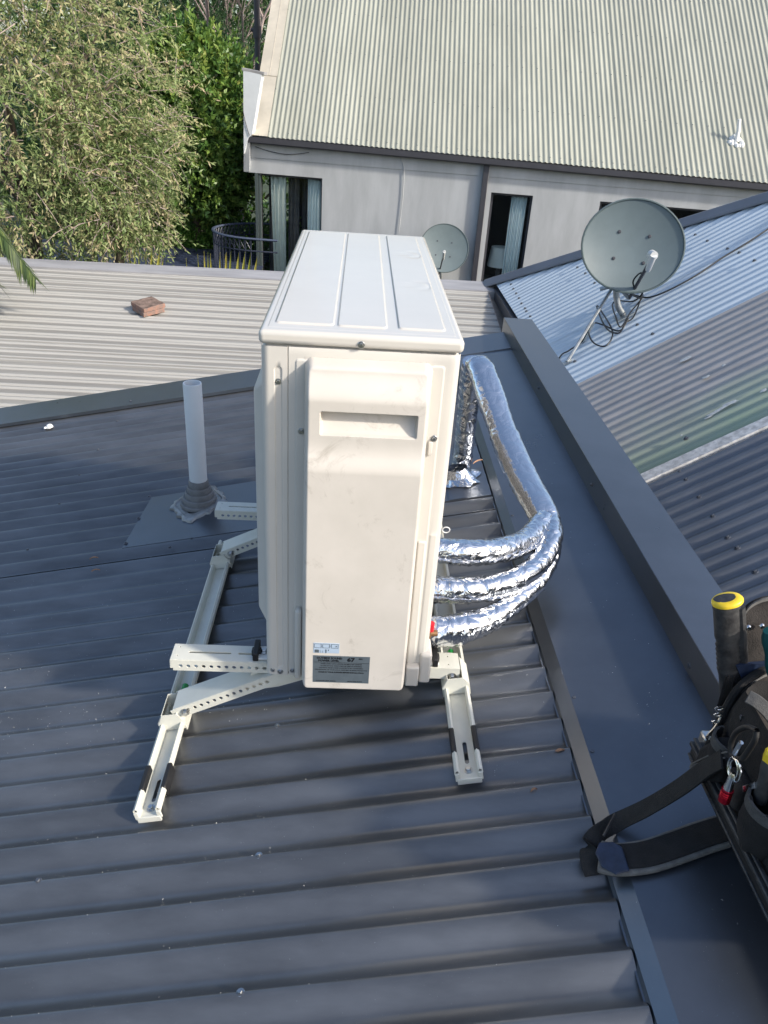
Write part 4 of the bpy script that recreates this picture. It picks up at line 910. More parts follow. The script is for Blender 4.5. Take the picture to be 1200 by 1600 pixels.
# ---------------------------------------------------------------- air conditioner
ac = thing('air_conditioner', 'white and cream outdoor air conditioning unit standing on the dark roof', 'air conditioner', (.165, .478, 0))
AW, AL, AH = .330, .957, .698
mb = MB().box(0, AW, .0015, AL, -.001, AH-.001); obj('cabinet', mb, M['cream'], ac, bevel=.014, segs=4)
def xsamp(lo, hi, feats, fine=.0012, coarse=.012, span=.006):
    s = set(np.arange(lo, hi, coarse).round(5)) | {lo, hi}
    for f in feats: s |= set(np.arange(max(lo, f-span), min(hi, f+span)+1e-9, fine).round(5))
    return np.array(sorted(s))
xs = xsamp(.0, AW, [.002, .005, .010, .020, .0235, .035, .045, .057, .305, .325, .328], .0012)
zs = xsamp(.0, AH-.003, [.012, .03, .345, .655, .676, .040], .0015, .03)
def face(X, Z):
    r = .014; d = np.where(X < r, r-np.sqrt(np.maximum(0, r*r-(r-X)**2)), 0)+np.where(X > AW-r, r-np.sqrt(np.maximum(0, r*r-(X-(AW-r))**2)), 0)
    h = .0022-d
    h = h-.0060*(np.abs(X-.045) < .0011)                                   # panel seam
    h = h-.0030*rect(X, Z, .0215, .0355, .020, .662, .003, .007)           # long rounded groove
    h = h+.0018*rect(X, Z, .057, .305, .030, .676, .0022, .006)            # raised field
    h = h+.0014*rect(X, Z, .3075, .322, -.05, .352, .002, .003)
    h = h-.0016*(X > .046)*(Z > .6935)
    return h
mb = heightfield(xs, zs, face, lambda x, z, h: (x, .0015-h, z)); obj('side_panel', mb, M['cream'], ac, smooth=60)
mb = MB().box(-.003, AW+.003, -.0035, AL+.004, AH, .7215); obj('lid', mb, M['lid'], ac, bevel=.0085, segs=5)
pan = [(.020, .118, .040, .925), (.123, .207, .038, .925), (.225, .305, .040, .925)]
xs = xsamp(.006, .324, [a for p in pan for a in p[:2]]+[.008, .322], .0012, .012, .007); ys = xsamp(.006, .949, [.040, .044, .925, .92, .36, .68, .38, .66, .70], .002, .012, .02)
def lidf(X, Y):
    h = .0005-.0022*(1-rect(X, Y, .006, .324, .006, .949, .006, .01))
    for a in pan: h = h+.0024*rect(X, Y, *a, .0022, .008)
    # embossed marks: an arrow/logo like dent pair near the right edge
    for cy in (.36, .68):
        h = h-.0012*rect(X, Y, .240, .262, cy-.022, cy+.022, .004, .004)*(.5+.5*np.sin((X-.24)*900))
        rr2 = np.hypot((X-.285)/.014, (Y-cy)/.034); h = h-.0012*np.exp(-((rr2-1)/.25)**2)
    return h
mb = heightfield(xs, ys, lidf, lambda x, y, h: (x, y, .7215+h)); obj('lid_pressing', mb, M['lid'], ac, smooth=60)
# service cover
cx0, cx1, cz0, cz1 = .0725, .2850, .0165, .680
hx0, hx1, hz0, hz1 = .1015, .2630, .5640, .6070
xs = xsamp(cx0, cx1, [cx0+.004, cx0+.012, cx1-.012, cx1-.004, hx0, hx1, hx0+.003, hx1-.003], .0013, .010, .006)
zs = xsamp(cz0, cz1, [cz0+.004, cz0+.012, cz1-.012, cz1-.004, hz0, hz1, hz0+.003, hz1-.003, .50, .52, .60, .63, .65], .0013, .012, .008)
def cover(X, Z):
    prof_ = .030+.022*(1-ss(.622, .672, Z))+.012*(1-ss(.500, .545, Z))+.002*(1-Z/.7)
    prof_ = np.where(Z > .622, prof_-.0*Z, prof_)
    e = rect(X, Z, cx0, cx1, cz0, cz1, .013, .016); e = np.sqrt(np.clip(1-(1-e)**2, 0, 1))
    rec = rect(X, Z, hx0, hx1, hz0, hz1, .0035, .004); dep = .006+.026*np.clip((Z-hz0)/(hz1-hz0), 0, 1)
    return prof_*e-rec*dep*(e > .9)
def cplace(x, z, h): return (x, -h-.001, z)
mb = heightfield(xs, zs, cover, cplace); obj('service_cover', mb, M['cover'], ac, smooth=50)
CD = float(cover(np.array([[.15]]), np.array([[.08]]))[0, 0])+.001
def cy(x, z): return -(float(cover(np.array([[x]]), np.array([[z]]))[0, 0])+.001)
for X, Z, Y in [(.164, .7055, -.0048), (.0285, .634, .0025), (.0285, .008, -.0008), (.068, .548, -.0024), (.297, .546, -.0028), (.014, .012, .0006), (.0535, .012, .0)]:
    inst('screw', SCREW_S, frame((X, Y, Z), (1, 0, 0), (0, 0, 1), (0, -1, 0)), ac)
mb = MB().box(.2885, .2955, -.0075, -.001, .515, .541); obj('catch', mb, M['cream'], ac, bevel=.0015)
mb = MB().box(.2865, .3025, -.0065, -.0005, -.004, .338); mb.box(.2855, .3125, -.020, -.0005, -.004, .045); obj('cover_flange', mb, M['cream'], ac, bevel=.003)
mb = MB().box(.3135, .338, -.010, .05, -.004, .072); obj('valve_guard', mb, M['cream'], ac, bevel=.006, segs=3)
mb = MB().box(.0590, .0725, -.020, -.0005, .004, .178); obj('cover_flange', mb, M['cream'], ac, bevel=.006, segs=3)
mb = MB(); mb.tube([(.331, .052, .070), (.331, .052, .098)], .009, 12); mb.tube([(.331, .052, .08), (.352, .052, .08)], .007, 10); obj('valve', mb, M['brass'], ac)
mb = MB(); mb.tube([(.3345, .044, .094), (.3345, .044, .112)], .0085, 12); obj('valve_cap', mb, M['red'], ac)
mb = MB()
for y, z in ((.10, .06), (.17, .115), (.22, .18)): mb.tube([(.325, y, z), (.345, y, z)], .02, 14)
obj('pipe_port', mb, M['brass'], ac)
mb = MB().box(AW-.001, AW+.0012, .14, .93, .05, .66); coil = obj('condenser_coil', mb, mat('dark_fins', (.03, .03, .032), .5, .3), ac, smooth=0)
mb = MB()
for i in range(12): mb.box(AW, AW+.004, .15+.07*i, .153+.07*i, .05, .66)
for i in range(14): mb.box(AW, AW+.005, .14, .93, .07+.043*i, .073+.043*i)
obj('coil_grille', mb, M['cream'], coil)
# fan guard on the left face
mb = MB(); a = [(0, .035, .10), (0, .93, .10), (0, .93, .625), (0, .035, .625)]; b = [(-.021, .06, .125), (-.021, .90, .125), (-.021, .90, .600), (-.021, .06, .600)]
mb.add(a+b, [(4, 5, 6, 7)][::1]+[(0, 1, 5, 4), (1, 2, 6, 5), (2, 3, 7, 6), (3, 0, 4, 7)]); obj('fan_guard', mb, M['cream'], ac, bevel=.006, segs=3)
mb = MB()
for i in range(16):
    z = .15+.028*i; mb.box(-.0225, -.0205, .20, .80, z, z+.005)
obj('guard_slats', mb, M['cream'], ac)
# feet
for Y in (.045, .688):
    mb = MB(); mb.prism([(-.030, Y, AZ+.0025), (.362, Y, AZ+.0025), (.362, Y+.040, AZ+.0025), (-.030, Y+.040, AZ+.0025)], (0, 0, .006)); obj('foot', mb, M['white'], ac, bevel=.002)
    for X0 in (-.034, .348):
        mb = MB(); mb.box(X0, X0+.012, Y-.004, Y+.046, AZ+.002, AZ+.022); mb.box(X0-.004, X0+.016, Y+.012, Y+.028, AZ+.002, AZ+.016); obj('rubber_pad', mb, M['black'], ac, bevel=.002)
        inst('foot_bolt', BOLT, Matrix.Translation((X0+(.022 if X0 < 0 else -.010), Y+.02, AZ+.0095)), ac)
# labels
def text_mesh(body, size, F, m, parent, bold=0.0, align='LEFT', sx_=1.0):
    c = bpy.data.curves.new('print', 'FONT'); c.body = body; c.size = size; c.offset = bold; c.align_x = align; c.resolution_u = 2
    tmp = bpy.data.objects.new('tmp_text', c); COL.objects.link(tmp); dg = bpy.context.evaluated_depsgraph_get(); dg.update()
    me = bpy.data.meshes.new_from_object(tmp.evaluated_get(dg)); bpy.data.objects.remove(tmp); bpy.data.curves.remove(c)
    me.transform(F @ Matrix.Scale(sx_, 4, (1, 0, 0))); me.materials.clear(); me.materials.append(m); me.name = 'print'
    o = bpy.data.objects.new('print', me); COL.objects.link(o); o.parent = parent; return o
def FL(x, z, e=.0): return frame((x, -CD-e, z), (1, 0, 0), (0, 0, 1), (0, -1, 0))
lx0, lx1, lz0, lz1 = .0985, .2085, .0425, .1095
mb = MB().box(lx0, lx1, -CD-.0004, -CD+.002, lz0, lz1); L1 = obj('rating_label', mb, M['label_dark'], ac, smooth=0)
text_mesh('OUTSIDE SOUND', .0064, FL(lx0+.007, lz1-.0078, .0007), M['ink'], L1, .0003, sx_=.98)
text_mesh('POWER LEVEL', .0064, FL(lx0+.010, lz1-.0140, .0007), M['ink'], L1, .0003)
text_mesh('67', .0125, FL(lx0+.066, lz1-.0125, .0007), M['ink'], L1, .0006, sx_=1.15)
text_mesh('dBA', .0045, FL(lx0+.088, lz1-.0070, .0007), M['ink'], L1, .0002)
for i, s in enumerate(['NOISE LEVELS WITH LOWER DECIBELS ARE QUIETER', 'OF LIKE RATING WHICH MAY BE USED IN ASSESSING', 'DISTANCE FROM OTHER SOURCES TO BE CONSIDERED', 'REGULATIONS OF YOUR LOCAL AREA MAY BE MORE RESTRICTIVE']):
    text_mesh(s, .0034, FL((lx0+lx1)/2, lz1-.0208-.0050*i, .0007), M['ink'], L1, .00006, 'CENTER')
text_mesh('CONSULT YOUR SUPPLIER BEFORE INSTALLATION', .0039, FL((lx0+lx1)/2, lz1-.0420, .0007), M['ink'], L1, .0002, 'CENTER')
text_mesh('OUTDOOR UNIT  MODEL', .0034, FL(lx0+.006, lz0+.0030, .0007), M['ink'], L1, .0001); text_mesh('SEE RATING PLATE', .0034, FL(lx0+.068, lz0+.0030, .0007), M['ink'], L1, .0001)
mb = MB()
mb.box(lx0+.001, lx1-.001, -CD-.0009, -CD-.0005, lz1-.0162, lz1-.0159); o = obj('print', mb, M['ink'], L1)
zz0, zz1 = .1160, .1400
mb = MB().box(lx0+.0005, lx0+.0500, -CD-.0004, -CD+.002, zz0, zz1); L2 = obj('wiring_label', mb, M['label_blue'], ac, smooth=0)
mb = MB(); e0, e1 = -CD-.0009, -CD-.0005
def orect(x0, x1, z0, z1, t=.0006):
    mb.box(x0, x1, e0, e1, z0, z0+t); mb.box(x0, x1, e0, e1, z1-t, z1); mb.box(x0, x0+t, e0, e1, z0+t, z1-t); mb.box(x1-t, x1, e0, e1, z0+t, z1-t)
for k, xx in enumerate((.002, .018, .0345)): orect(lx0+xx, lx0+xx+.0135, zz1-.0115, zz1-.0015)
for xx in (.0165, .0325): mb.box(lx0+xx-.001, lx0+xx+.0015, e0, e1, zz1-.007, zz1-.0065)
mb.box(lx0+.003, lx0+.011, e0, e1, zz0+.001, zz0+.008); mb.box(lx0+.0235, lx0+.0255, e0, e1, zz0+.001, zz0+.009); mb.box(lx0+.0135, lx0+.0139, e0, e1, zz0+.001, zz0+.007); mb.box(lx0+.018, lx0+.0184, e0, e1, zz0+.001, zz0+.006)
mb.box(lx0+.0285, lx0+.0300, e0, e1, zz0+.006, zz0+.009); mb.box(lx0+.043, lx0+.045, e0, e1, zz1-.0085, zz1-.0055)
obj('print', mb, M['label_dark'], L2, smooth=0)

# ---------------------------------------------------------------- foil-wrapped pipes
def foil_tube(pts, r, n=22, sub=10, flat=1.0, seed=0, amp=.06, overlap=False, square=0):
    r_ = np.random.default_rng(seed); P = catmull(pts, sub); k = len(P); rr_ = np.interp(np.linspace(0, 1, k), np.linspace(0, 1, len(r)), r) if hasattr(r, '__len__') else np.full(k, r)
    mb = MB(); mb.tube(P, list(rr_), n, flat=flat)
    nz = r_.normal(size=(k, n)); nz = (nz+np.roll(nz, 1, 1)+np.roll(nz, -1, 1))/1.7; band = np.zeros(k)
    i = 0
    while i < k:
        st_ = int(r_.integers(7, 15) if overlap else r_.integers(4, 9))
        if overlap: band[i:i+st_] += r_.uniform(-.07, .07)
        else: band[i:i+1] += r_.uniform(.02, .06)
        i += st_
    for i in range(k):
        c = Vector(P[i])
        for j in range(n):
            v = Vector(mb.v[i*n+j]); o_ = v-c; th = 2*math.pi*j/n; f_ = 1.0
            if square: f_ = 1/((abs(math.cos(th))**square+abs(math.sin(th))**square)**(1/square))
            dn = max(0, -o_.normalized().z); am = amp*(.30+.8*dn); fin_ = .07*dn**6*(1+.5*nz[i, j]) if not square else 0
            mb.v[i*n+j] = tuple(c+o_*(f_*(1+am*nz[i, j]*.5+band[i])+fin_))
    return mb
pp = thing('insulated_pipes', 'bundle of foil wrapped pipes curving from the white unit to the roof', 'pipes', (.6, .5, 0))
def L3(l): return [tuple(PY(x, y, Y)) for x, y, Y in l]
obj('branch_pipe', foil_tube(L3([(652, 856, .22), (690, 860, .22), (735, 863, .225), (780, 860, .26), (822, 845, .33), (850, 815, .42)]), [.028, .0285, .029, .029, .030, .031], seed=1, amp=.05, sub=12), M['foil'], pp, smooth=60)
obj('branch_pipe', foil_tube(L3([(645, 917, .165), (690, 921, .165), (745, 921, .175), (800, 908, .21), (842, 880, .28), (862, 840, .36), (858, 812, .43)]), [.028, .030, .029, .028, .027, .027, .027], seed=2, amp=.06, sub=12), M['foil'], pp, smooth=60)
obj('branch_pipe', foil_tube(L3([(648, 985, .09), (680, 986, .09), (720, 982, .105), (765, 966, .14), (805, 940, .19), (842, 905, .26), (862, 860, .34), (856, 825, .42)]), [.028, .033, .034, .029, .024, .023, .023, .025], seed=3, amp=.09, sub=12), M['foil'], pp, smooth=60)
obj('trunk_pipe', foil_tube(L3([(860, 838, .40), (847, 800, .47), (818, 748, .60), (792, 690, .74), (770, 630, .88), (752, 578, 1.0), (742, 566, 1.04)]), [.030, .038, .040, .040, .042, .043, .032], seed=4, amp=.07, overlap=True, square=2.5, flat=.68, n=28, sub=14), M['tape'], pp, smooth=60)
obj('riser_pipe', foil_tube([tuple(PY(741, 566, 1.05)), tuple(PY(735, 600, 1.075)), tuple(PY(728, 660, 1.085)), tuple(PY(722, 715, 1.085)), tuple(PY(716, 748, 1.083))], [.036, .036, .034, .034, .036], seed=5, amp=.07, sub=14), M['foil'], pp, smooth=60)
mb = MB(); c = Vector(PY(697, 828, .215)); mb.tube([c+Vector((math.cos(i*math.pi/8)*.008, 0, math.sin(i*math.pi/8)*.007)) for i in range(17)], .0013, 6, cap=False)
c2 = Vector(PY(697, 861, .22)); mb.tube([c2+Vector((0, math.cos(i*math.pi/8)*.0245, math.sin(i*math.pi/8)*.0245)) for i in range(17)], .0013, 5, cap=False); obj('cable_tie', mb, M['white'], pp)
# foil skirt where the riser meets the tray
mb = MB(); rp = rpt(716, 748, T); n = 26
for k, (r0, h_) in enumerate(((.036, .040), (.050, .014), (.072, .004), (.080, .0015))):
    for j in range(n):
        th = 2*math.pi*j/n; r1 = r0*(1+(.25*random.uniform(-1, 1) if k > 1 else .05*random.uniform(-1, 1))); mb.v.append(tuple(RM(rp[0], rp[1], T) @ Vector((r1*math.cos(th), r1*math.sin(th)*.8, h_+random.uniform(0, .004)))))
mb.f = [(i*n+j, i*n+(j+1) % n, (i+1)*n+(j+1) % n, (i+1)*n+j) for i in range(3) for j in range(n)]
obj('foil_skirt', mb, M['foil'], pp, smooth=20)

# ---------------------------------------------------------------- leaves, offcuts, swarf
def flat_leaf(px, py, L_, Wd_, ang, label, m=None, h=.010, cat='leaf'):
    p = rpt(px, py, h); F = RM(p[0], p[1], h) @ Matrix.Rotation(ang, 4, 'Z'); mb = MB(); k = 6
    for i in range(k+1):
        t = i/k; ww = Wd_*.5*math.sin(math.pi*min(1, t*1.02+.02))**.8; z = .004*math.sin(t*3); mb.v += [tuple(F @ Vector((L_*(t-.5), -ww, z+.003))), tuple(F @ Vector((L_*(t-.5), 0, z))), tuple(F @ Vector((L_*(t-.5), ww, z+.003)))]
    mb.f = [(3*i+e, 3*i+e+1, 3*i+e+4, 3*i+e+3) for i in range(k) for e in (0, 1)]
    return tag(obj('leaf', mb, m or M['leaf_dry'], smooth=60), label, cat)
flat_leaf(876, 1175, .022, .007, .1, 'dry tan leaf tip poking from the flashing edge', h=.008)
flat_leaf(836, 1236, .014, .005, .3, 'small pale leaf curl lying right of the short cream rail')
flat_leaf(148, 873, .028, .006, .05, 'reddish dry leaf left of the flat tray under the vent pipe')
flat_leaf(151, 892, .028, .003, .0, 'thin yellowish leaf strip on the dark roof just below the reddish leaf')
flat_leaf(749, 722, .040, .010, .5, 'dry brown leaf beside the foot of the foil wrapped riser', h=.022)
p = rpt(800, 1187, .002); mb = MB().tube([RM(p[0], p[1], .0035) @ Vector((-.005, 0, 0)), RM(p[0], p[1], .0035) @ Vector((.005, .001, 0))], .0028, 10)
tag(obj('wire_offcut', mb, M['red']), 'tiny red plastic offcut on the dark roof right of the bracket', 'offcut')
mb = MB(); p = rpt(201, 860, .003)
for a, b in (((-.028, 0), (.0, .004)), ((-.018, -.003), (.010, .001)), ((-.005, .002), (.020, .010)), ((.018, .010), (.022, -.010))): mb.tube([RM(p[0], p[1], .004) @ Vector((*a, 0)), RM(p[0], p[1], .006) @ Vector((*b, 0))], .0016, 5)
tag(obj('twig', mb, M['twig']), 'bits of copper coloured twig tucked under the tray edge', 'twig')
p = rpt(78, 667, .008); mb = MB()
mb.lathe([(.0001, .016), (.008, .015), (.014, .010), (.017, 0)], 16, RM(p[0], p[1], .006)); mb.lathe([(.0001, .008), (.006, .006), (.008, 0)], 10, RM(p[0]-.016, p[1]-.01, .008))
tag(obj('plastic_cap', mb, M['white'], smooth=60), 'small white plastic cap lying by the far barge cap at left', 'cap')
rs = np.random.default_rng(11); mb = MB()
def fleck(px, py, s):
    p = rpt(px, py, 0)
    if p[0] > .585:
        if p[0] > .86 or p[0] < .63: return
        h = H1+.0075
    else: h = rib(p[1])+.0006
    if p[1] > 2.1: return
    F = RM(p[0], p[1], h) @ Matrix.Rotation(rs.random()*6.28, 4, 'Z'); l = s*(.6+rs.random()*2.2); w_ = s*.35; mb.add([(-l, -w_, 0), (l, -w_*.4, .0004), (l*.7, w_, .0012), (-l*.6, w_, .0002)], [(0, 1, 2, 3)], F)
for i in range(1500): fleck(rs.uniform(0, 620), rs.uniform(820, 1600), .0007)
for i in range(260): fleck(rs.normal(330, 120), rs.normal(1330, 60), .0009)
for i in range(160): fleck(rs.normal(230, 90), rs.normal(1240, 40), .0008)
for i in range(220): fleck(rs.uniform(600, 1150), rs.uniform(1000, 1600), .0007)
for i in range(60): fleck(rs.normal(790, 22), rs.normal(1225, 20), .0010)
for i in range(80): fleck(rs.uniform(820, 1100), rs.uniform(700, 1200), .0009)
tag(obj('metal_swarf', mb, mat('bright_shavings', (.75, .76, .76), .35, .35), smooth=0, kind='stuff'), 'tiny bright metal shavings scattered over the dark corrugated roof', 'metal shavings')

# ---------------------------------------------------------------- tool bag and tools
BX = .745; bz = .118
bag = thing('tool_bag', 'black canvas tool bag with grey trimmed pockets sitting on the parapet coping', 'bag', (.95, -.55, bz))
def ribbon(pts, wv, width, th, sub=8, m=None, nm='strap', parent=None, edge=None):
    P = catmull(pts, sub); k = len(P); mb = MB(); wv0 = wv
    for i, p in enumerate(P):
        p = Vector(p); t = (Vector(P[min(i+1, k-1)])-Vector(P[max(0, i-1)])).normalized(); wd_ = Vector(wv[0]).lerp(Vector(wv[1]), i/(k-1)) if isinstance(wv, tuple) and len(wv) == 2 else Vector(wv)
        wd_ = (wd_-t*wd_.dot(t)).normalized(); nn = t.cross(wd_).normalized()
        for a, b in ((-1, -1), (1, -1), (1, 1), (-1, 1)): mb.v.append(tuple(p+wd_*a*width/2+nn*b*th/2))
    mb.f = [(4*i+j, 4*i+(j+1) % 4, 4*i+4+(j+1) % 4, 4*i+4+j) for i in range(k-1) for j in range(4)]+[(3, 2, 1, 0), tuple(4*(k-1)+j for j in range(4))]
    return obj(nm, mb, m, parent, smooth=50, bevel=th*.3)
# body: soft box built as rounded loops
mb = MB(); n = 40; yc, xc = -.478, BX+.195
prof_ = [(0, 1.00), (.03, 1.01), (.07, 1.0), (.12, .975), (.155, .95), (.175, .92)]
for z, s in prof_:
    for j in range(n):
        th = 2*math.pi*j/n; cx_, sy_ = math.cos(th), math.sin(th); e = .28; wob = 1+.010*math.sin(j*1.7+z*60)
        mb.v.append((xc+.190*s*wob*math.copysign(abs(cx_)**e, cx_), yc+.168*s*wob*math.copysign(abs(sy_)**e, sy_), bz+.012+z))
mb.f = [(i*n+j, i*n+(j+1) % n, (i+1)*n+(j+1) % n, (i+1)*n+j) for i in range(len(prof_)-1) for j in range(n)]
k = len(prof_)-1; b0 = len(mb.v)
for z, s in ((.150, .90), (.06, .88)):
    for j in range(n):
        th = 2*math.pi*j/n; cx_, sy_ = math.cos(th), math.sin(th); e = .28; mb.v.append((xc+.190*s*math.copysign(abs(cx_)**e, cx_), yc+.168*s*math.copysign(abs(sy_)**e, sy_), bz+.012+z))
mb.f += [(k*n+j, k*n+(j+1) % n, b0+(j+1) % n, b0+j) for j in range(n)]+[(b0+j, b0+(j+1) % n, b0+n+(j+1) % n, b0+n+j) for j in range(n)]+[tuple(b0+n+j for j in range(n))]
obj('bag_body', mb, M['fabric'], bag, smooth=60)
mb = MB().box(BX-.004, BX+.395, -.648, -.308, bz, bz+.040); obj('base_tray', mb, M['black'], bag, bevel=.008, segs=3)
mb = MB().box(BX-.010, BX+.001, -.645, -.312, bz+.034, bz+.042); mb.box(BX-.0075, BX+.001, -.645, -.312, bz+.012, bz+.016); mb.box(BX-.0065, BX+.001, -.645, -.312, bz+.046, bz+.050); obj('tray_ribs', mb, M['grip'], bag, bevel=.002)
def pocket(Y, r, z0, z1, m, bulge=1.0, open_=True, nm='pocket'):
    mb = MB(); n = 18; rings_ = [(z0, .8), (z0+.02, .98), ((z0+z1)/2, 1.05), (z1, 1.0), (z1+.001, .90), (z0+.03, .85)]
    for z, s in rings_:
        for j in range(n+1):
            th = math.pi/2+math.pi*j/n; mb.v.append((BX+.006+r*bulge*s*math.cos(th), Y+r*s*math.sin(th), z+.004*math.sin(j)))
    q_ = n+1; mb.f = [(i*q_+j, i*q_+j+1, (i+1)*q_+j+1, (i+1)*q_+j) for i in range(len(rings_)-1) for j in range(n)]
    o = obj(nm, mb, m, bag, smooth=60)
    mb = MB(); pts = []
    for j in range(n+1):
        th = math.pi/2+math.pi*j/n; pts.append((BX+.006+r*bulge*math.cos(th), Y+r*math.sin(th), z1-.004))
    for i in range(n):
        a, b = Vector(pts[i]), Vector(pts[i+1]); o_ = Vector((BX+.006, Y, z1-.004)); na, nb = (a-o_).normalized()*.0022, (b-o_).normalized()*.0022
        mb.add([a+na-Vector((0, 0, .009)), b+nb-Vector((0, 0, .009)), b+nb+Vector((0, 0, .007)), a+na+Vector((0, 0, .007)), a-na+Vector((0, 0, .007)), b-nb+Vector((0, 0, .007)), b-nb-Vector((0,0,.009)), a-na-Vector((0,0,.009))], [(0, 1, 2, 3), (3, 2, 5, 4), (4, 5, 6, 7)])
    obj('pocket_trim', mb, M['trim'], o, smooth=60)
pocket(-.385, .026, bz+.055, bz+.118, M['fabric'], .9)
pocket(-.515, .034, bz+.052, bz+.132, M['fabric'], .9)
mb = MB().box(BX-.012, BX+.01, -.472, -.428, bz+.060, bz+.112); obj('pocket', mb, M['fabric_brown'], bag, bevel=.008, segs=3)
# end pocket (the corner that bulges towards the flashing)
mb = MB(); cP = [Vector(on(x, y, (1, 0, 0), BX-.012)) for x, y in ((1083, 1190), (1092, 1168), (1122, 1150), (1132, 1190), (1120, 1222), (1088, 1222))]
mb.prism(cP, (.06, .0, 0)); obj('corner_flap', mb, M['fabric'], bag, bevel=.006, segs=3)
for dz in (.0, .012, .024):
    mb = MB().tube([cP[0]+Vector((-.002, 0, -.006-dz*.3)).lerp(Vector((0, 0, 0)), 0), cP[0].lerp(cP[3], .5)+Vector((-.004, 0, .012-dz)), cP[3]+Vector((-.002, 0, .02-dz))], .0014, 5); obj('seam', mb, M['pad_edge'], bag)
# rim piping arching over the bag mouth, webbing handle
arch = [PY(1106, 1168, -.34), PY(1128, 1120, -.335), PY(1152, 1078, -.33), PY(1182, 1053, -.32), PY(1215, 1040, -.31), PY(1260, 1038, -.30)]
mb = MB().tube(catmull([tuple(p) for p in arch]), .0065, 8); obj('rim_piping', mb, M['fabric'], bag)
mb = MB().tube(catmull([tuple(Vector(p)+Vector((-.002, -.004, -.010))) for p in arch]), .0028, 6); obj('rim_piping', mb, M['pad_edge'], bag)
mb = MB(); A_ = [tuple(Vector(p)) for p in catmull([tuple(p) for p in arch], 4)]; B_ = [(a[0]+.01, a[1]-.03, bz+.04) for a in A_]; k = len(A_); mb.v = A_+B_; mb.f = [(i, i+1, k+i+1, k+i) for i in range(k-1)]; solid(obj('end_panel', mb, M['fabric_brown'], bag), .004)
ribbon([tuple(PY(1168, 1088, -.375)), tuple(PY(1185, 1098, -.385)), tuple(PY(1205, 1118, -.395)), tuple(PY(1235, 1160, -.41))], Vector((.6, .2, .5)), .020, .004, m=M['trim'], nm='webbing_handle', parent=bag)
mb = MB().tube(catmull([tuple(PY(1158, 1118, -.378)), tuple(PY(1159, 1130, -.380)), tuple(PY(1165, 1142, -.382))]), .0022, 6); obj('seam', mb, M['chrome'], bag)
# standing lid panel with zip
lidp = [PY(1158, 962, -.30), PY(1168, 948, -.298), PY(1182, 939, -.296), PY(1200, 934, -.294), PY(1230, 932, -.29), PY(1275, 945, -.285)]
LP_ = catmull([tuple(p) for p in lidp], 8); mb = MB(); k = len(LP_); mb.v = [tuple(p) for p in LP_]+[(p[0]+(.02 if i < 4 else .0), p[1]-.02, bz+.12) for i, p in enumerate(LP_)]; mb.f = [(i, i+1, k+i+1, k+i) for i in range(k-1)]
solid(obj('lid_panel', mb, M['fabric_brown'], bag), .004)
mb = MB().tube(LP_, .0035, 6); obj('lid_edge', mb, M['fabric'], bag)
tooth = mesh_from('zip_tooth', MB().box(-.0012, .0012, -.002, .002, -.002, .002)); tooth.materials.append(M['pad_edge'])
mb = MB()
for i in range(1, 60):
    s = i/60*(k-1); a = Vector(LP_[int(s)]).lerp(Vector(LP_[min(k-1, int(s)+1)]), s-int(s)); mb.box(-.0009, .0009, -.006, -.003, -.001, .004, Matrix.Translation(a))
obj('zip_teeth', mb, M['pad_edge'], bag, smooth=0)
for x, y in ((1169, 980), (1190, 978)):
    mb = MB(); mb.lathe([(.0001, .004), (.003, .0035), (.0048, .001), (.005, 0)], 12, frame(PY(x, y, -.308), (1, 0, 0), (0, 0, 1), (0, -1, 0))); obj('rivet', mb, M['chrome'], bag)
mb = MB(); a = [PY(x, y, -.315) for x, y in ((1150, 1040), (1215, 1035), (1230, 1080), (1165, 1075))]; mb.prism([tuple(p) for p in a], (0, .006, 0)); obj('inner_divider', mb, M['navy'], bag)
# strap hardware and strap
mb = MB(); 
for (x, y, r) in ((1124, 1107, .0065), (1122, 1117, .006), (1119, 1128, .006)):
    c = Vector(PY(x, y, -.345)); mb.tube([c+Vector((math.cos(i*.7854)*r, -.002*math.sin(i*.7854), math.sin(i*.7854)*r*.8)) for i in range(9)], .0014, 5, cap=False)
mb.tube(catmull([tuple(PY(1126, 1120, -.345)), tuple(PY(1118, 1135, -.35)), tuple(PY(1108, 1146, -.35)), tuple(PY(1104, 1152, -.35)), tuple(PY(1107, 1156, -.35)), tuple(PY(1111, 1150, -.35))]), .0018, 6); obj('snap_clasp', mb, M['chrome'], bag)
sp = [tuple(on(1128, 1186, (1, 0, 0), .728)), tuple(on(1100, 1203, (1, 0, 0), .722)), tuple(on(1060, 1232, (1, 0, 0), .700)), tuple(on(1010, 1262, (1, 0, 0), .668)), tuple(rpt(965, 1284, .040)), tuple(rpt(935, 1303, .040)), tuple(rpt(921, 1322, .034)), tuple(rpt(921, 1345, .028)), tuple(rpt(928, 1368, .020))]
ribbon(sp, ((.2, .5, .85), (.5, .9, .3)), .030, .0035, sub=8, m=M['webbing'], nm='shoulder_strap', parent=bag)
padp = [tuple(rpt(936, 1338, .034)), tuple(rpt(965, 1343, .034)), tuple(rpt(1010, 1338, .033)), tuple(rpt(1060, 1322, .033)), tuple(rpt(1105, 1306, .033)), tuple(rpt(1160, 1290, .033))]
ribbon(padp, Vector((.12, 1, 0)), .058, .010, m=M['pad_edge'], nm='strap_pad', parent=bag)
ribbon([tuple(Vector(p)+Vector((0, .0005, .0055))) for p in padp[1:]], Vector((.12, 1, 0)), .046, .004, m=M['fabric'], nm='pad_face', parent=bag)
mb = MB(); mb.prism([rpt(x, y, .0415) for x, y in ((936, 1318), (958, 1317), (972, 1325), (984, 1362), (962, 1368), (940, 1356), (930, 1334))], RM(0, 0).to_3x3() @ Vector((0, 0, .004))); obj('leather_tab', mb, M['navy'], bag, bevel=.002)
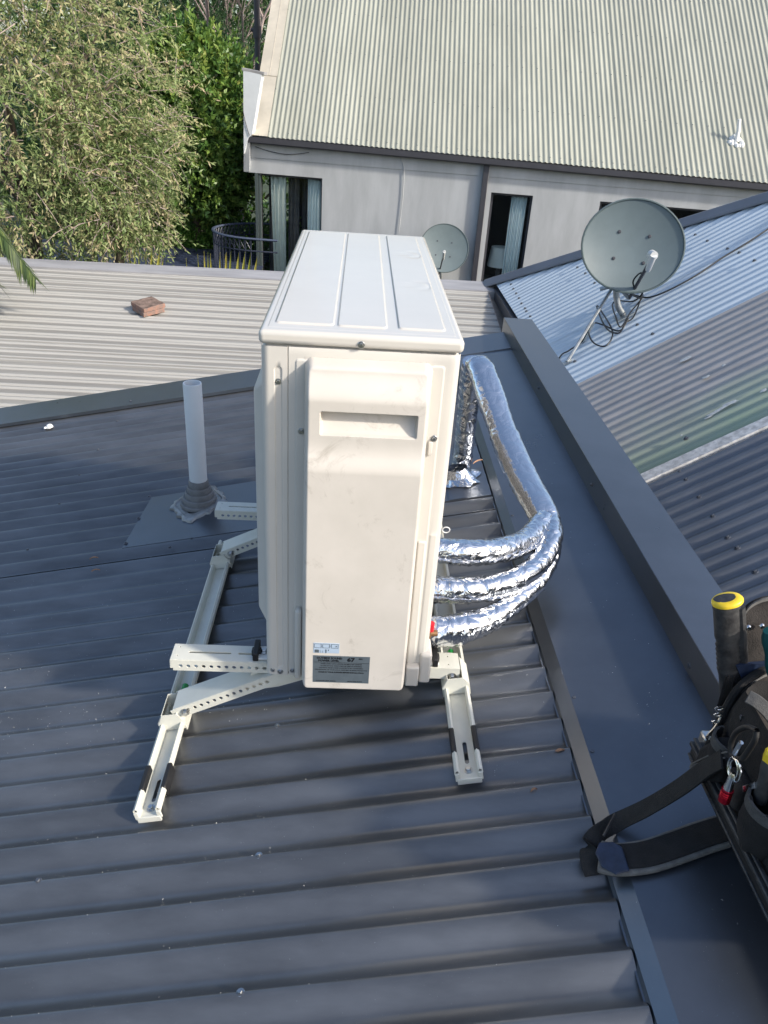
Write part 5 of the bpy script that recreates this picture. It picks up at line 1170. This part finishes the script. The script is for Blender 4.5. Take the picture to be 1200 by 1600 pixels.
mb = MB(); c = rpt(943, 1290, .062); mb.tube([tuple(rpt(943, 1306, .05)), tuple(rpt(961, 1272, .058))], .0022, 6); obj('strap_buckle', mb, M['grip'], bag)
# hammer with yellow capped handle
ham = thing('hammer', 'hammer with black ribbed grip and yellow butt standing in the tool bag', 'hammer', tuple(PY(1142, 1110, -.30)))
YH = -.30; ha = Vector(PY(1135, 940, YH)); hb = Vector(PY(1143, 1108, YH)); ax = (hb-ha).normalized(); sd = Vector((1, 0, 0)); sd = (sd-ax*sd.dot(ax)).normalized(); fw = ax.cross(sd)
def grip(mb, r0, prof_, fl=.62):
    n = 24
    for t, s in prof_:
        for j in range(n):
            th = 2*math.pi*j/n; mb.v.append(tuple(ha.lerp(hb, t)+sd*math.cos(th)*r0*s+fw*math.sin(th)*r0*s*fl))
    k = len(prof_); mb.f += [(i*n+j, i*n+(j+1) % n, (i+1)*n+(j+1) % n, (i+1)*n+j) for i in range(k-1) for j in range(n)]+[tuple(range(n))]
pr = [(0.015, .93), (.04, .97)]+[(.04+.012*i, .93 if i < 18 else .93) for i in range(1, 22)]+[(.34+.022*i, .86+(.05 if i % 2 else -.05)) for i in range(12)]+[(.65, .80), (1.35, .8)]
mb = MB(); grip(mb, .0215, pr, .75); obj('handle_grip', mb, M['grip'], ham, smooth=50)
mb = MB(); mb.tube([ha.lerp(hb, .05)+sd*.018+fw*.004, ha.lerp(hb, .5)+sd*.019+fw*.004, ha.lerp(hb, .98)+sd*.020], [.008, .009, .008], 8); obj('handle_back', mb, M['grip'], ham)
mb = MB(); n = 28
for t, s in ((-.02, .0), (-.028, .60), (-.024, .90), (-.010, 1.0), (.004, 1.0)):
    for j in range(n):
        th = 2*math.pi*j/n; mb.v.append(tuple(ha.lerp(hb, t)+sd*(math.cos(th)*.0215*s+(.003*s if math.cos(th) > 0 else 0))+fw*math.sin(th)*.0175*s))
mb.f = [(i*n+j, i*n+(j+1) % n, (i+1)*n+(j+1) % n, (i+1)*n+j) for i in range(4) for j in range(n)]; obj('butt_cap', mb, M['yellow'], ham, smooth=60)
mb = MB(); ptsx = []
for j in range(n): th = 2*math.pi*j/n; ptsx.append(ha.lerp(hb, -.0275)+sd*(math.cos(th)*.0165-.0015)+fw*(math.sin(th)*.0115*(1 if math.sin(th) > 0 else .75)-.003))
mb.v = [tuple(ha.lerp(hb, -.034)+fw*-.004)]+[tuple(p) for p in ptsx]; mb.f = [(0, 1+j, 1+(j+1) % n) for j in range(n)]; obj('butt_inlay', mb, M['grip'], ham, smooth=60)
mb = MB().box(-.055, .045, -.012, .012, -.012, .012, Matrix.Translation(ha.lerp(hb, 1.33))); obj('head', mb, M['bolt'], ham, bevel=.004)
# other tools
def bar_tool(name, label, cat, a, b, r, m, prof_=None, group=None):
    a, b = Vector(a), Vector(b); mb = MB(); P = [a.lerp(b, i/8) for i in range(9)]; mb.tube(P, [r*s for s in (prof_ or (.7, .95, 1, .9, .85, .95, 1, .95, .8))], 14); return tag(obj(name, mb, m, smooth=60, bevel=0), label, cat, group)
bar_tool('teal_handle', 'teal plastic tool handle standing inside the tool bag at the frame edge', 'tool', PY(1203, 985, -.335), PY(1213, 1060, -.34), .0135, M['teal'])
bar_tool('screwdriver', 'black screwdriver handle with yellow end in the front bag pocket', 'screwdriver', on(1205, 1182, (1, 0, 0), .738), on(1187, 1252, (1, 0, 0), .742), .0105, M['grip'])
p = Vector(on(1208, 1178, (1, 0, 0), .735)); o = bpy.data.objects['screwdriver']; mb = MB(); mb.lathe([(.0001, .006), (.009, .005), (.0115, 0), (.0115, -.012)], 6, Matrix.Translation(p)); obj('end_cap', mb, M['yellow'], o, smooth=20)
bar_tool('pencil', 'thin yellow-green pencil leaning by the hammer handle in the bag', 'pencil', PY(1150, 1075, -.325), PY(1147, 1112, -.325), .0028, M['yellow'], [1]*9)
# carabiner, key ring and bit holder
kr = thing('key_ring', 'black carabiner and steel key ring clipped to the tool bag', 'carabiner', tuple(on(1152, 1200, (1, 0, 0), .725)))
XK = .722
def KP(x, y, X=XK): return tuple(on(x, y, (1, 0, 0), X))
mb = MB().tube(catmull([KP(1182, 1142), KP(1168, 1136), KP(1152, 1143), KP(1143, 1160), KP(1144, 1180), KP(1158, 1186), KP(1170, 1172), KP(1180, 1155), KP(1182, 1142)]), .0042, 10, cap=False); obj('carabiner', mb, M['black'], kr)
mb = MB().tube([KP(1158, 1160, .716), KP(1148, 1178, .716)], .0036, 8); obj('gate', mb, M['chrome'], kr)
mb = MB(); c = Vector(KP(1149, 1204, .716)); mb.tube([c+Vector((0, math.cos(i*math.pi/10)*.0145, math.sin(i*math.pi/10)*.0165)) for i in range(21)], .0016, 6, cap=False); mb.tube([c+Vector((-.002, .004+math.cos(i*math.pi/10)*.0135, math.sin(i*math.pi/10)*.0155)) for i in range(21)], .0014, 6, cap=False); obj('ring', mb, M['chrome'], kr)
bh = thing('bit_holder', 'small steel and red magnetic bit holder hanging from the key ring', 'bit holder', KP(1135, 1235, .712))
a, b = Vector(KP(1146, 1208, .712)), Vector(KP(1131, 1251, .712)); mb = MB(); mb.tube([a, a.lerp(b, .1), a.lerp(b, .3), a.lerp(b, .48), a.lerp(b, .6)], [.003, .005, .005, .0065, .007], 14); obj('shank', mb, M['chrome'], bh)
mb = MB(); mb.tube([a.lerp(b, .58+.42*i/12) for i in range(13)], [.0078 if i in (2, 4, 6) else .0085 for i in range(13)], 16); obj('sleeve', mb, M['redmetal'], bh, smooth=30)
# water bottle shaped level, small grey foot of the bag strap
mb = MB().prism([KP(1160, 1228, .728), KP(1178, 1222, .728), KP(1178, 1232, .728), KP(1160, 1238, .728)], (.004, 0, 0)); obj('metal_slide', mb, M['chrome'], bag)
# ---------------------------------------------------------------- render settings
sc.render.engine = 'CYCLES'
sc.cycles.max_bounces = 8; sc.cycles.transparent_max_bounces = 8
